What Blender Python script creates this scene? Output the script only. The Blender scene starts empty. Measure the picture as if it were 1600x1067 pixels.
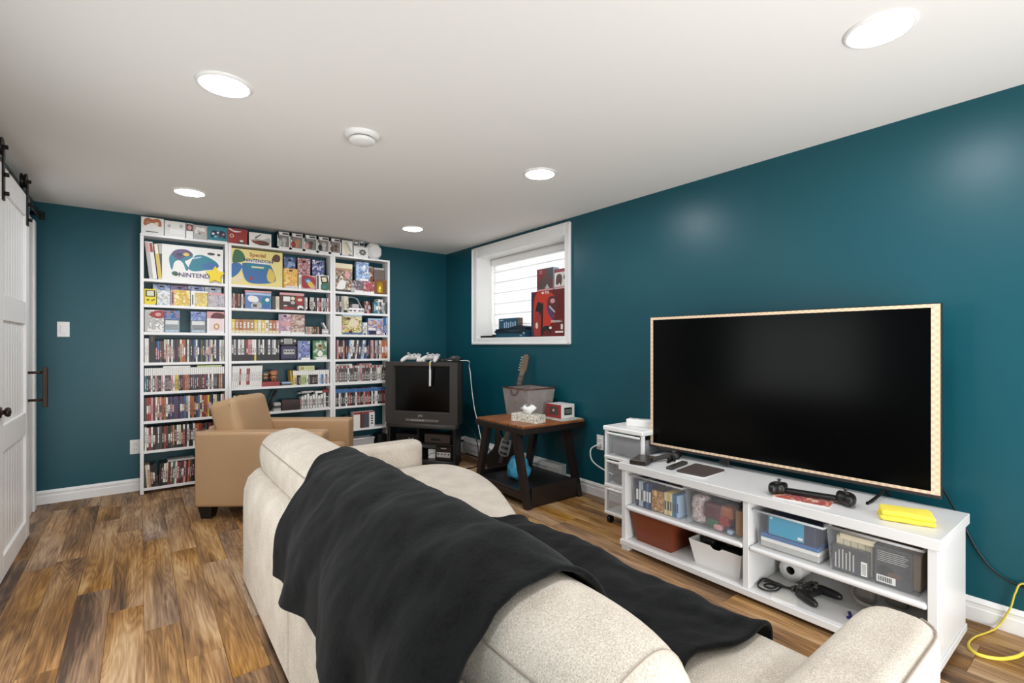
import bpy, bmesh, math, random
from mathutils import Vector, Matrix, noise

S = bpy.context.scene
COL = S.collection
R = math.radians

# ------------------------------------------------------------------ camera, world, light, exposure
EYE = Vector((0.0, 0.0, 1.2))
YAW = 0.653966            # turned from +Y (along the room) towards +X (the long teal wall)
FPX, HOR = 758.3, 538.9   # focal length and horizon row of the 1600 px wide frame
cam = bpy.data.cameras.new('camera')
cam.sensor_width = 36.0
cam.lens = FPX / 1600 * 36
cam.shift_y = (HOR - 533.5) / 1600
cam.clip_start = 0.02
co = bpy.data.objects.new('camera', cam)
co.location = EYE
co.rotation_euler = (R(90), 0, -YAW)
COL.objects.link(co)
S.camera = co

world = bpy.data.worlds.new('world')
world.use_nodes = True
world.node_tree.nodes['Background'].inputs[0].default_value = (0.9, 0.95, 1.0, 1)
world.node_tree.nodes['Background'].inputs[1].default_value = 0.6
S.world = world

vs = S.view_settings
S.display_settings.display_device = 'sRGB'
vs.view_transform = 'Standard'
vs.look = 'None'
vs.gamma = 1.0
vs.use_curve_mapping = False
vs.exposure = 1.2
LAMP = 54.0               # radiance of the ceiling discs


def area(name, loc, rot, sx, sy, power, col=(1, 1, 1)):
    l = bpy.data.lights.new(name, 'AREA')
    l.shape = 'RECTANGLE'
    l.size, l.size_y, l.energy, l.color = sx, sy, power, col
    o = bpy.data.objects.new(name, l)
    o.location, o.rotation_euler = loc, rot
    COL.objects.link(o)
    return o


# fill lamps added behind the camera: one level, one standing in for bounced flash
area('rear_fill', (1.1, -2.3, 1.25), (R(90), 0, 0), 3.2, 1.9, 14, (0.97, 0.985, 1.0))
area('bounce_fill', (1.0, -0.9, 0.5), (R(180 - 46), 0, 0), 2.4, 1.4, 34, (0.96, 0.98, 1.0))

# unseen fill lamp added at the left wall to brighten the sofa back
area('left_fill', (-0.6, 2.0, 0.85), (0, R(-90), 0), 1.5, 1.2, 8, (0.98, 0.99, 1.0))

XL, XR, YB, YF, H = -0.63, 2.89, 5.055, -2.4, 2.275
SHF = 4.89                # front plane of the bookcases


def at(px, py, X=None, Y=None, Z=None):
    """a point of the room measured from the photograph: the sight line through (px, py) met with a known plane"""
    t = (px - 800) / FPX
    s, c = math.sin(YAW), math.cos(YAW)
    r = Vector((s + t * c, c - t * s, -(py - HOR) / FPX))
    d = X / r.x if X is not None else Y / r.y if Y is not None else (Z - EYE.z) / r.z
    return EYE + r * d


def sx(px, Y=SHF + .006):
    return at(px, 500, Y=Y).x


# ------------------------------------------------------------------ materials
def lin(c):
    if isinstance(c, str):
        c = tuple(int(c[i:i + 2], 16) / 255 for i in (0, 2, 4))
    return tuple(x / 12.92 if x <= .04045 else ((x + .055) / 1.055) ** 2.4 for x in c) + (1,)


MATS = {}


def mat(name, col, rough=.5, metal=0., spec=.5, var=.06, vscale=6., bump=0., bscale=200., sheen=0., coat=0., emit=0.):
    if name in MATS:
        return MATS[name]
    m = bpy.data.materials.new(name)
    m.use_nodes = True
    nt = m.node_tree
    b = nt.nodes['Principled BSDF']
    b.inputs['Roughness'].default_value = rough
    b.inputs['Metallic'].default_value = metal
    b.inputs['Specular IOR Level'].default_value = spec
    b.inputs['Sheen Weight'].default_value = sheen
    b.inputs['Coat Weight'].default_value = coat
    c = lin(col)
    tc = nt.nodes.new('ShaderNodeTexCoord')
    n = nt.nodes.new('ShaderNodeTexNoise')
    n.inputs['Scale'].default_value = vscale
    n.inputs['Detail'].default_value = 3
    nt.links.new(tc.outputs['Object'], n.inputs['Vector'])
    mx = nt.nodes.new('ShaderNodeMix')
    mx.data_type = 'RGBA'
    mx.inputs[6].default_value = tuple(x * (1 - var) for x in c[:3]) + (1,)
    mx.inputs[7].default_value = tuple(min(1, x * (1 + var)) for x in c[:3]) + (1,)
    nt.links.new(n.outputs['Fac'], mx.inputs[0])
    nt.links.new(mx.outputs[2], b.inputs['Base Color'])
    if emit:
        nt.links.new(mx.outputs[2], b.inputs['Emission Color'])
        b.inputs['Emission Strength'].default_value = emit
    if bump:
        n2 = nt.nodes.new('ShaderNodeTexNoise')
        n2.inputs['Scale'].default_value = bscale
        n2.inputs['Detail'].default_value = 2
        nt.links.new(tc.outputs['Object'], n2.inputs['Vector'])
        bp = nt.nodes.new('ShaderNodeBump')
        bp.inputs['Strength'].default_value = bump
        bp.inputs['Distance'].default_value = .004
        nt.links.new(n2.outputs['Fac'], bp.inputs['Height'])
        nt.links.new(bp.outputs['Normal'], b.inputs['Normal'])
    MATS[name] = m
    return m


def clear(name, col, alpha, rough=.15):
    """thin clear plastic: mostly lets light through, with a milky share and a gloss"""
    if name in MATS:
        return MATS[name]
    m = bpy.data.materials.new(name)
    m.use_nodes = True
    nt = m.node_tree
    b = nt.nodes['Principled BSDF']
    b.inputs['Base Color'].default_value = lin(col)
    b.inputs['Roughness'].default_value = rough
    tr = nt.nodes.new('ShaderNodeBsdfTransparent')
    n = nt.nodes.new('ShaderNodeTexNoise')
    n.inputs['Scale'].default_value = 5
    mr = nt.nodes.new('ShaderNodeMapRange')
    mr.inputs['To Min'].default_value = alpha * .85
    mr.inputs['To Max'].default_value = alpha * 1.15
    nt.links.new(n.outputs['Fac'], mr.inputs['Value'])
    mx = nt.nodes.new('ShaderNodeMixShader')
    nt.links.new(mr.outputs[0], mx.inputs[0])
    nt.links.new(tr.outputs[0], mx.inputs[1])
    nt.links.new(b.outputs[0], mx.inputs[2])
    nt.links.new(mx.outputs[0], nt.nodes['Material Output'].inputs['Surface'])
    MATS[name] = m
    return m


def collage(name, cols, scale=22., seed=0., rough=.35, stretch=(1, 1, 1)):
    """printed cover picture: patches of flat colour"""
    if name in MATS:
        return MATS[name]
    m = bpy.data.materials.new(name)
    m.use_nodes = True
    nt = m.node_tree
    b = nt.nodes['Principled BSDF']
    b.inputs['Roughness'].default_value = rough
    tc = nt.nodes.new('ShaderNodeTexCoord')
    mp = nt.nodes.new('ShaderNodeMapping')
    mp.inputs['Location'].default_value = (seed * 3.1, seed * 1.7, seed * 2.3)
    mp.inputs['Scale'].default_value = stretch
    nt.links.new(tc.outputs['Object'], mp.inputs['Vector'])
    n = nt.nodes.new('ShaderNodeTexNoise')
    n.inputs['Scale'].default_value = scale
    n.inputs['Detail'].default_value = 3
    n.inputs['Distortion'].default_value = 1.2
    nt.links.new(mp.outputs[0], n.inputs['Vector'])
    mr = nt.nodes.new('ShaderNodeMapRange')
    mr.inputs['From Min'].default_value = .3
    mr.inputs['From Max'].default_value = .7
    nt.links.new(n.outputs['Fac'], mr.inputs['Value'])
    cr = nt.nodes.new('ShaderNodeValToRGB')
    el = cr.color_ramp.elements
    k = len(cols)
    while len(el) < k:
        el.new(.5)
    for i, c in enumerate(cols):
        el[i].position = i / k
        el[i].color = lin(c)
    nt.links.new(mr.outputs[0], cr.inputs[0])
    nt.links.new(cr.outputs[0], b.inputs['Base Color'])
    MATS[name] = m
    return m


def fabric(name, c1, c2, scale=260., bump=.5, rough=.95, sheen=.0, mott=.25, mscale=9):
    if name in MATS:
        return MATS[name]
    m = bpy.data.materials.new(name)
    m.use_nodes = True
    nt = m.node_tree
    b = nt.nodes['Principled BSDF']
    b.inputs['Roughness'].default_value = rough
    b.inputs['Specular IOR Level'].default_value = .2
    b.inputs['Sheen Weight'].default_value = sheen
    tc = nt.nodes.new('ShaderNodeTexCoord')
    n = nt.nodes.new('ShaderNodeTexNoise')
    n.inputs['Scale'].default_value = scale
    n.inputs['Detail'].default_value = 4
    n.inputs['Roughness'].default_value = .7
    n0 = nt.nodes.new('ShaderNodeTexNoise')
    n0.inputs['Scale'].default_value = mscale
    n0.inputs['Detail'].default_value = 3
    for q in (n, n0):
        nt.links.new(tc.outputs['Object'], q.inputs['Vector'])
    ad = nt.nodes.new('ShaderNodeMath')
    ad.operation = 'MULTIPLY_ADD'
    ad.inputs[1].default_value = mott
    nt.links.new(n0.outputs['Fac'], ad.inputs[0])
    nt.links.new(n.outputs['Fac'], ad.inputs[2])
    cr = nt.nodes.new('ShaderNodeValToRGB')
    cr.color_ramp.elements[0].position = .295 + mott * .5
    cr.color_ramp.elements[1].position = .655 + mott * .5
    cr.color_ramp.elements[0].color = lin(c1)
    cr.color_ramp.elements[1].color = lin(c2)
    nt.links.new(ad.outputs[0], cr.inputs[0])
    nt.links.new(cr.outputs[0], b.inputs['Base Color'])
    bp = nt.nodes.new('ShaderNodeBump')
    bp.inputs['Strength'].default_value = bump
    bp.inputs['Distance'].default_value = .002
    nt.links.new(n.outputs['Fac'], bp.inputs['Height'])
    nt.links.new(bp.outputs['Normal'], b.inputs['Normal'])
    MATS[name] = m
    return m


def wood_plank():
    m = bpy.data.materials.new('laminate_oak')
    m.use_nodes = True
    nt = m.node_tree
    L = nt.links.new
    b = nt.nodes['Principled BSDF']
    b.inputs['Roughness'].default_value = .5
    b.inputs['Specular IOR Level'].default_value = .35
    tc = nt.nodes.new('ShaderNodeTexCoord')
    oi = nt.nodes.new('ShaderNodeObjectInfo')
    ofs = nt.nodes.new('ShaderNodeVectorMath')
    ofs.operation = 'SCALE'
    ofs.inputs[0].default_value = (37, 91, 53)
    L(oi.outputs['Random'], ofs.inputs['Scale'])
    add = nt.nodes.new('ShaderNodeVectorMath')
    L(tc.outputs['Object'], add.inputs[0])
    L(ofs.outputs[0], add.inputs[1])

    def nz(sc, scale, detail=3, dist=0.):
        mp = nt.nodes.new('ShaderNodeMapping')
        mp.inputs['Scale'].default_value = sc
        L(add.outputs[0], mp.inputs['Vector'])
        n = nt.nodes.new('ShaderNodeTexNoise')
        n.inputs['Scale'].default_value = scale
        n.inputs['Detail'].default_value = detail
        n.inputs['Distortion'].default_value = dist
        L(mp.outputs[0], n.inputs['Vector'])
        return n.outputs['Fac']

    def mth(op, a, b_=None, c=None):
        n = nt.nodes.new('ShaderNodeMath')
        n.operation = op
        for i, v in enumerate((a, b_, c)):
            if v is None:
                continue
            if isinstance(v, (int, float)):
                n.inputs[i].default_value = v
            else:
                L(v, n.inputs[i])
        return n.outputs[0]
    broad = nz((7, 1.3, 1), 1.0, 3, .7)
    shape = nz((11, 1.0, 1), 1.0, 1, .3)
    grain = nz((170, 7, 1), 1.0, 3)
    streak = nz((45, 1.4, 1), 1.0, 3, .4)
    rings = mth('PINGPONG', mth('MULTIPLY', shape, 34.0), 1.0)
    v = mth('MULTIPLY_ADD', mth('SUBTRACT', oi.outputs['Random'], .5), .20, mth('MULTIPLY_ADD', mth('SUBTRACT', broad, .5), 1.0, .54))
    v = mth('MULTIPLY_ADD', mth('SUBTRACT', streak, .5), .38, v)
    v = mth('MULTIPLY_ADD', mth('SUBTRACT', rings, .5), .12, v)
    v = mth('MULTIPLY_ADD', mth('SUBTRACT', grain, .5), .5, v)
    cr = nt.nodes.new('ShaderNodeValToRGB')
    el = cr.color_ramp.elements
    for p, c in ((.24, '4c3829'), (.40, '735539'), (.53, '8f6b47'), (.66, 'aa845a'), (.84, 'c4a47b')):
        e = el.new(p)
        e.color = lin(c)
    el.remove(el[0])
    el.remove(el[-1])
    L(v, cr.inputs[0])
    # some boards run greyer
    hs = nt.nodes.new('ShaderNodeHueSaturation')
    L(cr.outputs[0], hs.inputs['Color'])
    g = nz((3, .7, 1), 1.0, 1)
    L(mth('MULTIPLY_ADD', g, .9, .55), hs.inputs['Saturation'])
    L(hs.outputs[0], b.inputs['Base Color'])
    bp = nt.nodes.new('ShaderNodeBump')
    bp.inputs['Strength'].default_value = .12
    bp.inputs['Distance'].default_value = .001
    L(grain, bp.inputs['Height'])
    L(bp.outputs['Normal'], b.inputs['Normal'])
    return m


M_PLANK = wood_plank()
M_TEAL = mat('teal_satin_paint', '0c4d58', .36, spec=.42, var=.04, vscale=1.2, bump=.05, bscale=60)
M_CEIL = mat('ceiling_paint', 'e9e6e1', .9, spec=.2, var=.015, vscale=.8)
M_TRIM = mat('white_trim_paint', 'eeedea', .35, var=.02)
M_DOORW = mat('white_door_paint', 'ecebe8', .4, var=.02)
M_LAM = mat('white_laminate', 'f0efed', .3, var=.015)
M_BLACKM = mat('black_metal', '1c1a18', .45, .6, var=.1)
M_BRONZE = mat('dark_bronze', '3a2c24', .4, .7, var=.1)
M_BLK = mat('black_plastic', '161616', .4, var=.1)
M_DGREY = mat('charcoal_plastic', '3a3733', .5, var=.06)
M_SCREEN = mat('dark_screen', '050505', .2, spec=.1, var=.02)
M_WPL = mat('white_plastic', 'eceae6', .35, var=.02)
M_LGREY = mat('light_grey_plastic', 'b9b7b5', .4, var=.04)
M_SOFA = fabric('oatmeal_weave', 'a39685', 'e0d6c8', 330, .6)
M_SEAM = mat('seam_thread', '9d9184', .9)  # taupe thread of the sofa seams and piping
M_BLANK = fabric('black_fleece', '020202', '0e0e0e', 90, .8, 1., sheen=.06, mott=.9, mscale=13)
M_LEATH = mat('tan_leather', 'b8956f', .40, spec=.45, var=.07, vscale=5, bump=.08, bscale=120)
M_GLOW = mat('lamp_glow', 'f4f7ff', .5, var=0, emit=LAMP)

PAL = {'k': ('black', '201d1d'), 'w': ('white', 'eceae4'), 'r': ('red', '9c3331'), 'b': ('blue', '3d6da3'), 'n': ('navy', '262f4c'),
       'o': ('orange', 'b0653f'), 'y': ('yellow', 'dcbf55'), 'g': ('green', '3f6b4a'), 'p': ('purple', '55406e'), 'l': ('light grey', 'b9b7b2'),
       'd': ('dark grey', '4b4848'), 'c': ('cream', 'e3d6b4'), 't': ('tan', 'b4865a'), 'i': ('pink', 'd59c9c'), 'm': ('maroon', '5e2a2c'),
       'u': ('brown', '5d4032'), 's': ('pale blue', 'a9c3da'), 'q': ('teal', '2d7f8f'), 'v': ('lime', 'b9c98a')}


def P(ch):
    return mat('print_' + PAL[ch][0].replace(' ', '_'), PAL[ch][1], .38, var=.05, vscale=30)


# ------------------------------------------------------------------ mesh helpers
class MB:
    def __init__(s):
        s.v, s.f, s.m, s.s = [], [], [], []

    def add(s, vs_, fs, m=0, smooth=False, M=None):
        o = len(s.v)
        s.v += [(M @ Vector(p)) if M else Vector(p) for p in vs_]
        for f in fs:
            s.f.append([i + o for i in f])
            s.m.append(m)
            s.s.append(smooth)
        return s

    def box(s, x0, x1, y0, y1, z0, z1, b=0.0, m=0, M=None):
        x0, x1 = min(x0, x1), max(x0, x1)
        y0, y1 = min(y0, y1), max(y0, y1)
        z0, z1 = min(z0, z1), max(z0, z1)
        b = min(b, (x1 - x0) * .49, (y1 - y0) * .49, (z1 - z0) * .49)
        if b <= 0:
            V = [(x, y, z) for z in (z0, z1) for y in (y0, y1) for x in (x0, x1)]
            F = [(0, 2, 3, 1), (4, 5, 7, 6), (0, 1, 5, 4), (2, 6, 7, 3), (0, 4, 6, 2), (1, 3, 7, 5)]
            return s.add(V, F, m, False, M)
        V, I = [], {}
        lo, hi = (x0, y0, z0), (x1, y1, z1)
        for c in range(8):
            sg = [(c >> k) & 1 for k in range(3)]
            for ax in range(3):     # vertex lying on face 'ax'
                p = []
                for k in range(3):
                    e = hi[k] if sg[k] else lo[k]
                    if k != ax:
                        e += -b if sg[k] else b
                    p.append(e)
                I[c, ax] = len(V)
                V.append(p)
        F = []
        ctr = Vector(((x0 + x1) / 2, (y0 + y1) / 2, (z0 + z1) / 2))

        def put(idx):
            a = [Vector(V[i]) for i in idx]
            n = (a[1] - a[0]).cross(a[2] - a[1])
            mid = sum(a, Vector()) / len(a)
            F.append(idx if n.dot(mid - ctr) > 0 else idx[::-1])
        for ax in range(3):
            a, c = [k for k in range(3) if k != ax]
            for sd in (0, 1):
                put([I[(sd << ax) | (i << a) | (j << c), ax] for i, j in ((0, 0), (1, 0), (1, 1), (0, 1))])
            for i in (0, 1):
                for j in (0, 1):
                    c0 = (i << a) | (j << c)
                    c1 = c0 | (1 << ax)
                    put([I[c0, a], I[c1, a], I[c1, c], I[c0, c]])
        for c in range(8):
            put([I[c, 0], I[c, 1], I[c, 2]])
        return s.add(V, F, m, False, M)

    def tube(s, pts, r, n=8, m=0, M=None, cap=True, flat=1.0):
        pts = [Vector(p) for p in pts]
        k = len(pts)
        rr = r if isinstance(r, (list, tuple)) else [r] * k
        V, F = [], []
        t0 = (pts[1] - pts[0]).normalized()
        up = Vector((0, 0, 1)) if abs(t0.z) < .9 else Vector((1, 0, 0))
        u = t0.cross(up).normalized()
        for i, p in enumerate(pts):
            t = (pts[min(i + 1, k - 1)] - pts[max(i - 1, 0)]).normalized()
            u = (u - t * u.dot(t)).normalized()
            w = t.cross(u)
            for j in range(n):
                a = 2 * math.pi * j / n
                V.append(p + (u * math.cos(a) + w * math.sin(a) * flat) * rr[i])
        for i in range(k - 1):
            for j in range(n):
                F.append((i * n + j, i * n + (j + 1) % n, (i + 1) * n + (j + 1) % n, (i + 1) * n + j))
        s.add(V, F, m, n > 5, M)
        if cap:
            o = len(s.v) - len(V)
            s.f += [[o + j for j in range(n)][::-1], [o + (k - 1) * n + j for j in range(n)]]
            s.m += [m, m]
            s.s += [False, False]
        return s

    def lathe(s, prof, n=24, m=0, M=None, smooth=True):
        V, F = [], []
        k = len(prof)
        for r, z in prof:
            for j in range(n):
                a = 2 * math.pi * j / n
                V.append((r * math.cos(a), r * math.sin(a), z))
        for i in range(k - 1):
            for j in range(n):
                F.append((i * n + j, i * n + (j + 1) % n, (i + 1) * n + (j + 1) % n, (i + 1) * n + j))
        return s.add(V, F, m, smooth, M)

    def prism(s, poly, z0, z1, m=0, M=None):
        n = len(poly)
        V = [(x, y, z0) for x, y in poly] + [(x, y, z1) for x, y in poly]
        F = [list(range(n))[::-1], list(range(n, 2 * n))] + [(i, (i + 1) % n, n + (i + 1) % n, n + i) for i in range(n)]
        return s.add(V, F, m, False, M)

    def pillow(s, poly, z0, z1, r, seg=4, m=0, M=None, puff=0.):
        """slab of the given outline (x, y) with rounded rims"""
        n = len(poly)
        ar = sum(poly[i][0] * poly[(i + 1) % n][1] - poly[(i + 1) % n][0] * poly[i][1] for i in range(n))
        if ar < 0:
            poly = poly[::-1]
        P_ = [Vector(p) for p in poly]
        N = []
        for i in range(n):
            t = (P_[(i + 1) % n] - P_[i - 1]).normalized()
            N.append(Vector((t.y, -t.x)))
        rings = []
        for a in range(seg + 1):
            th = math.pi / 2 * a / seg
            rings.append((r * (1 - math.sin(th)), z0 + r * (1 - math.cos(th))))
        for a in range(seg + 1):
            th = math.pi / 2 * a / seg
            rings.append((r * (1 - math.cos(th)), z1 - r * (1 - math.sin(th))))
        V, F = [], []
        for ins, z in rings:
            V += [(P_[i].x - N[i].x * ins, P_[i].y - N[i].y * ins, z) for i in range(n)]
        k = len(rings)
        for a in range(k - 1):
            for i in range(n):
                F.append((a * n + i, a * n + (i + 1) % n, (a + 1) * n + (i + 1) % n, (a + 1) * n + i))
        c = sum(P_, Vector((0, 0))) / n
        base = (k - 1) * n
        if not puff:
            s.add(V, F + [list(range(n))[::-1]], m, True, M)
            s.add(V[base:base + n], [list(range(n))], m, False, M)
            return s
        # domed cap: rings towards the centre
        c = sum(P_, Vector((0, 0))) / n
        for q in (.75, .5, .25):
            V += [(c.x + (V[base + i][0] - c.x) * q, c.y + (V[base + i][1] - c.y) * q, z1 + puff * (1 - q * q)) for i in range(n)]
        V.append((c.x, c.y, z1 + puff))
        prev = base
        for a in range(3):
            cur = k * n + a * n
            for i in range(n):
                F.append((prev + i, prev + (i + 1) % n, cur + (i + 1) % n, cur + i))
            prev = cur
        for i in range(n):
            F.append((prev + i, prev + (i + 1) % n, len(V) - 1))
        F.append(list(range(n))[::-1])
        return s.add(V, F, m, True, M)

    def soft(s, x0, x1, y0, y1, z0, z1, r, n=10, puff=0., m=0, M=None):
        """box with well rounded edges (a cushion)"""
        c = Vector(((x0 + x1) / 2, (y0 + y1) / 2, (z0 + z1) / 2))
        h = [(x1 - x0) / 2, (y1 - y0) / 2, (z1 - z0) / 2]
        r = min([r] + [q * .98 for q in h])

        def ticks(hh):
            a = [-hh, -hh + r * .3, -hh + r * .7, -hh + r]
            mid = [(-hh + r) + (2 * hh - 2 * r) * i / n for i in range(1, n)]
            return a + mid + [-q for q in a[::-1]]
        for ax in range(3):
            a, b = [(1, 2), (2, 0), (0, 1)][ax]
            ta, tb = ticks(h[a]), ticks(h[b])
            for sd in (-1, 1):
                V, F = [], []
                for va in ta:
                    for vb in tb:
                        p = [0, 0, 0]
                        p[ax], p[a], p[b] = sd * h[ax], va, vb
                        q = Vector([max(-h[k] + r, min(h[k] - r, p[k])) for k in range(3)])
                        d = Vector(p) - q
                        p = q + d.normalized() * r if d.length > 1e-9 else q
                        if puff:
                            w = (1 - (va / h[a]) ** 2) * (1 - (vb / h[b]) ** 2)
                            p[ax] += sd * puff * w
                        V.append(c + p)
                nb = len(tb)
                for i in range(len(ta) - 1):
                    for j in range(nb - 1):
                        q = (i * nb + j, (i + 1) * nb + j, (i + 1) * nb + j + 1, i * nb + j + 1)
                        F.append(q if sd > 0 else q[::-1])
                s.add(V, F, m, True, M)
        return s

    def ell(s, c, rx, ry, rz, n=14, k=8, m=0, M=None):
        V, F = [], []
        for i in range(k + 1):
            ph = math.pi * i / k
            for j in range(n):
                a = 2 * math.pi * j / n
                V.append((c[0] + rx * math.sin(ph) * math.cos(a), c[1] + ry * math.sin(ph) * math.sin(a), c[2] - rz * math.cos(ph)))
        for i in range(k):
            for j in range(n):
                F.append((i * n + j, i * n + (j + 1) % n, (i + 1) * n + (j + 1) % n, (i + 1) * n + j))
        return s.add(V, F, m, True, M)

    def mesh(s, name, mats):
        me = bpy.data.meshes.new(name)
        me.from_pydata([tuple(v) for v in s.v], [], s.f)
        for m in (mats if isinstance(mats, (list, tuple)) else [mats]):
            me.materials.append(m)
        me.polygons.foreach_set('material_index', s.m)
        me.polygons.foreach_set('use_smooth', s.s)
        me.update()
        return me

    def build(s, name, mats, parent=None, origin=None, local=False, weld=False):
        """one mesh object; coordinates are the room's unless local"""
        if parent and not local:
            W = world_of(parent).inverted()
            s.v = [W @ Vector(v) for v in s.v]
        if origin is not None:
            o_ = Vector(origin)
            s.v = [Vector(v) - o_ for v in s.v]
        me = s.mesh(name, mats)
        if weld:
            bm = bmesh.new()
            bm.from_mesh(me)
            bmesh.ops.remove_doubles(bm, verts=bm.verts, dist=1e-5)
            bm.to_mesh(me)
            bm.free()
        o = bpy.data.objects.new(name, me)
        COL.objects.link(o)
        if parent:
            o.parent = parent
        if origin is not None:
            o.location = origin
        return o


def world_of(o):
    m = o.matrix_basis.copy()
    while o.parent:
        o = o.parent
        m = o.matrix_basis @ m
    return m


def tag(o, label=None, cat=None, group=None, kind=None):
    if label:
        o['label'] = label
    if cat:
        o['category'] = cat
    if group:
        o['group'] = group
    if kind:
        o['kind'] = kind
    return o


def thing(name, label, cat, loc=(0, 0, 0), rz=0., group=None, rot=None):
    o = bpy.data.objects.new(name, None)
    o.empty_display_size = .05
    o.location = loc
    o.rotation_euler = rot if rot else (0, 0, rz)
    COL.objects.link(o)
    return tag(o, label, cat, group)


def struct(o):
    o['kind'] = 'structure'
    return o


def sempty(name, loc=(0, 0, 0)):
    o = bpy.data.objects.new(name, None)
    o.empty_display_size = .05
    o.location = loc
    COL.objects.link(o)
    return struct(o)


def spline(pts, n=8, closed=False):
    pts = [Vector(p) for p in pts]
    k = len(pts)
    out = []
    for i in range(k if closed else k - 1):
        if closed:
            a, b, c, d = pts[i - 1], pts[i], pts[(i + 1) % k], pts[(i + 2) % k]
        else:
            a, b, c, d = pts[max(i - 1, 0)], pts[i], pts[i + 1], pts[min(i + 2, k - 1)]
        for j in range(n):
            t = j / n
            out.append(.5 * ((2 * b) + (c - a) * t + (2 * a - 5 * b + 4 * c - d) * t * t + (3 * b - a - 3 * c + d) * t ** 3))
    if not closed:
        out.append(pts[-1])
    return out


def text(word, size, m, parent, M, name='lettering', bold=0.0, sxy=1.0):
    """flat printed lettering"""
    cu = bpy.data.curves.new(name, 'FONT')
    cu.body = word
    cu.size = size
    cu.align_x = 'CENTER'
    cu.align_y = 'CENTER'
    cu.resolution_u = 2
    cu.offset = bold + .022 * size
    tmp = bpy.data.objects.new(name, cu)
    COL.objects.link(tmp)
    dg = bpy.context.evaluated_depsgraph_get()
    me = bpy.data.meshes.new_from_object(tmp.evaluated_get(dg))
    bpy.data.objects.remove(tmp)
    me.materials.clear()
    me.materials.append(m)
    me.transform(M @ Matrix.Diagonal((sxy, 1, 1, 1)))
    o = bpy.data.objects.new(name, me)
    COL.objects.link(o)
    o.parent = parent
    return o


# frames for faces: local (u right, v up) -> object space
def front_M(x, y, z):      # a face looking to -Y
    return Matrix(((1, 0, 0, x), (0, 0, -1, y), (0, 1, 0, z), (0, 0, 0, 1)))


def left_M(x, y, z):       # a face looking to -X (u runs to -Y)
    return Matrix(((0, 0, -1, x), (-1, 0, 0, y), (0, 1, 0, z), (0, 0, 0, 1)))


rnd = random.Random(11)

# ------------------------------------------------------------------ room shell
fl = struct(MB().box(XL - .1, XR + .1, YF, YB + .1, -.08, -.012).build('floor', mat('underlay', '3a2c20', .9)))
struct(MB().box(XL - .1, XR + .3, YF, YB + .1, H, H + .08).build('ceiling', M_CEIL))
struct(MB().box(XL - .1, XR + .1, YB, YB + .1, -.08, H).build('wall_back', M_TEAL))
# long wall with the window hole
WY0, WY1, WZ0, WZ1 = 3.015, 4.37, 1.275, 2.135
wr = MB()
wr.box(XR, XR + .1, YF, WY0 - .012, -.08, H).box(XR, XR + .1, WY1 + .012, YB + .1, -.08, H)
wr.box(XR, XR + .1, WY0 - .012, WY1 + .012, -.08, WZ0 - .012).box(XR, XR + .1, WY0 - .012, WY1 + .012, WZ1 + .012, H)
struct(wr.build('wall_right', M_TEAL))
# barn door wall with its doorway
DY0, DY1, DZ = 3.62, 4.72, 2.03
wl = MB()
wl.box(XL - .1, XL, YF, DY0, -.08, H).box(XL - .1, XL, DY1, YB + .1, -.08, H).box(XL - .1, XL, DY0, DY1, DZ, H)
struct(wl.build('wall_left', M_TEAL))
struct(MB().box(XL - 1.2, XL - 1.1, 2.8, YB + .1, -.08, H).build('wall_hallway', mat('hall_paint', 'd9d6d0', .8)))
struct(MB().box(XL - .1, XR + .1, YF - .1, YF, -.08, H).build('wall_front', mat('pale_paint', 'd8d5cf', .8)))

# floor boards
PW = .1262
plank_mesh = {}


def plank(x, y0, y1):
    L = round(y1 - y0, 3)
    if L < .03:
        return
    if L not in plank_mesh:
        plank_mesh[L] = MB().box(-PW / 2 + .0004, PW / 2 - .0004, -L / 2 + .0005, L / 2 - .0005, -.012, 0, .0011).mesh('plank', M_PLANK)
    o = bpy.data.objects.new('plank', plank_mesh[L])
    COL.objects.link(o)
    o.parent = fl
    o.location = (x, (y0 + y1) / 2, 0)


known = {-3: [4.76, 3.66], -2: [4.64, 4.31], -1: [3.99, 2.82], 0: [3.72, 2.55], 1: [2.23, 3.43], 2: [3.14, 2.0]}
for k in range(-6, 24):
    x = .013 + PW * (k + .5)
    if x + PW / 2 < XL - .05 or x - PW / 2 > XR + .02:
        continue
    js = list(known.get(k, []))
    y = rnd.choice((0, .2, .4, .6, .8, 1.0)) - .6
    if js:
        y = min(js)
        while y > -.6:
            y -= 1.2
            js.append(y)
        y = max(js) + 1.2
    while y < YB:
        js.append(y)
        y += 1.2
    js = sorted(set(j for j in js if -.7 < j < YB - .05))
    ed = [-.8] + js + [YB]
    for a, b in zip(ed, ed[1:]):
        plank(x, a, b)
    o = bpy.data.objects.new('plank', MB().box(-PW / 2 + .0004, PW / 2 - .0004, YF + .8, 0, -.012, 0).mesh('plank', M_PLANK))
    o.location = (x, -.8, 0)
    o.parent = fl
    COL.objects.link(o)

# baseboards with a stepped top
BPROF = [(0, 0), (.014, 0), (.014, .058), (.011, .062), (.011, .076), (.0135, .083), (.0105, .09), (.006, .098), (0, .102)]


def baseboard(name, a, b, inward):
    a, b, n = Vector(a), Vector(b), Vector(inward)
    k = len(BPROF)
    V = [p + n * d + Vector((0, 0, z)) for p in (a, b) for d, z in BPROF]
    F = [(i, (i + 1) % k, k + (i + 1) % k, k + i) for i in range(k)] + [tuple(range(k))[::-1], tuple(range(k, 2 * k))]
    o = struct(MB().add(V, F).build(name, M_TRIM))
    bm = bmesh.new()
    bm.from_mesh(o.data)
    bmesh.ops.recalc_face_normals(bm, faces=bm.faces)
    bm.to_mesh(o.data)
    bm.free()


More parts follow.
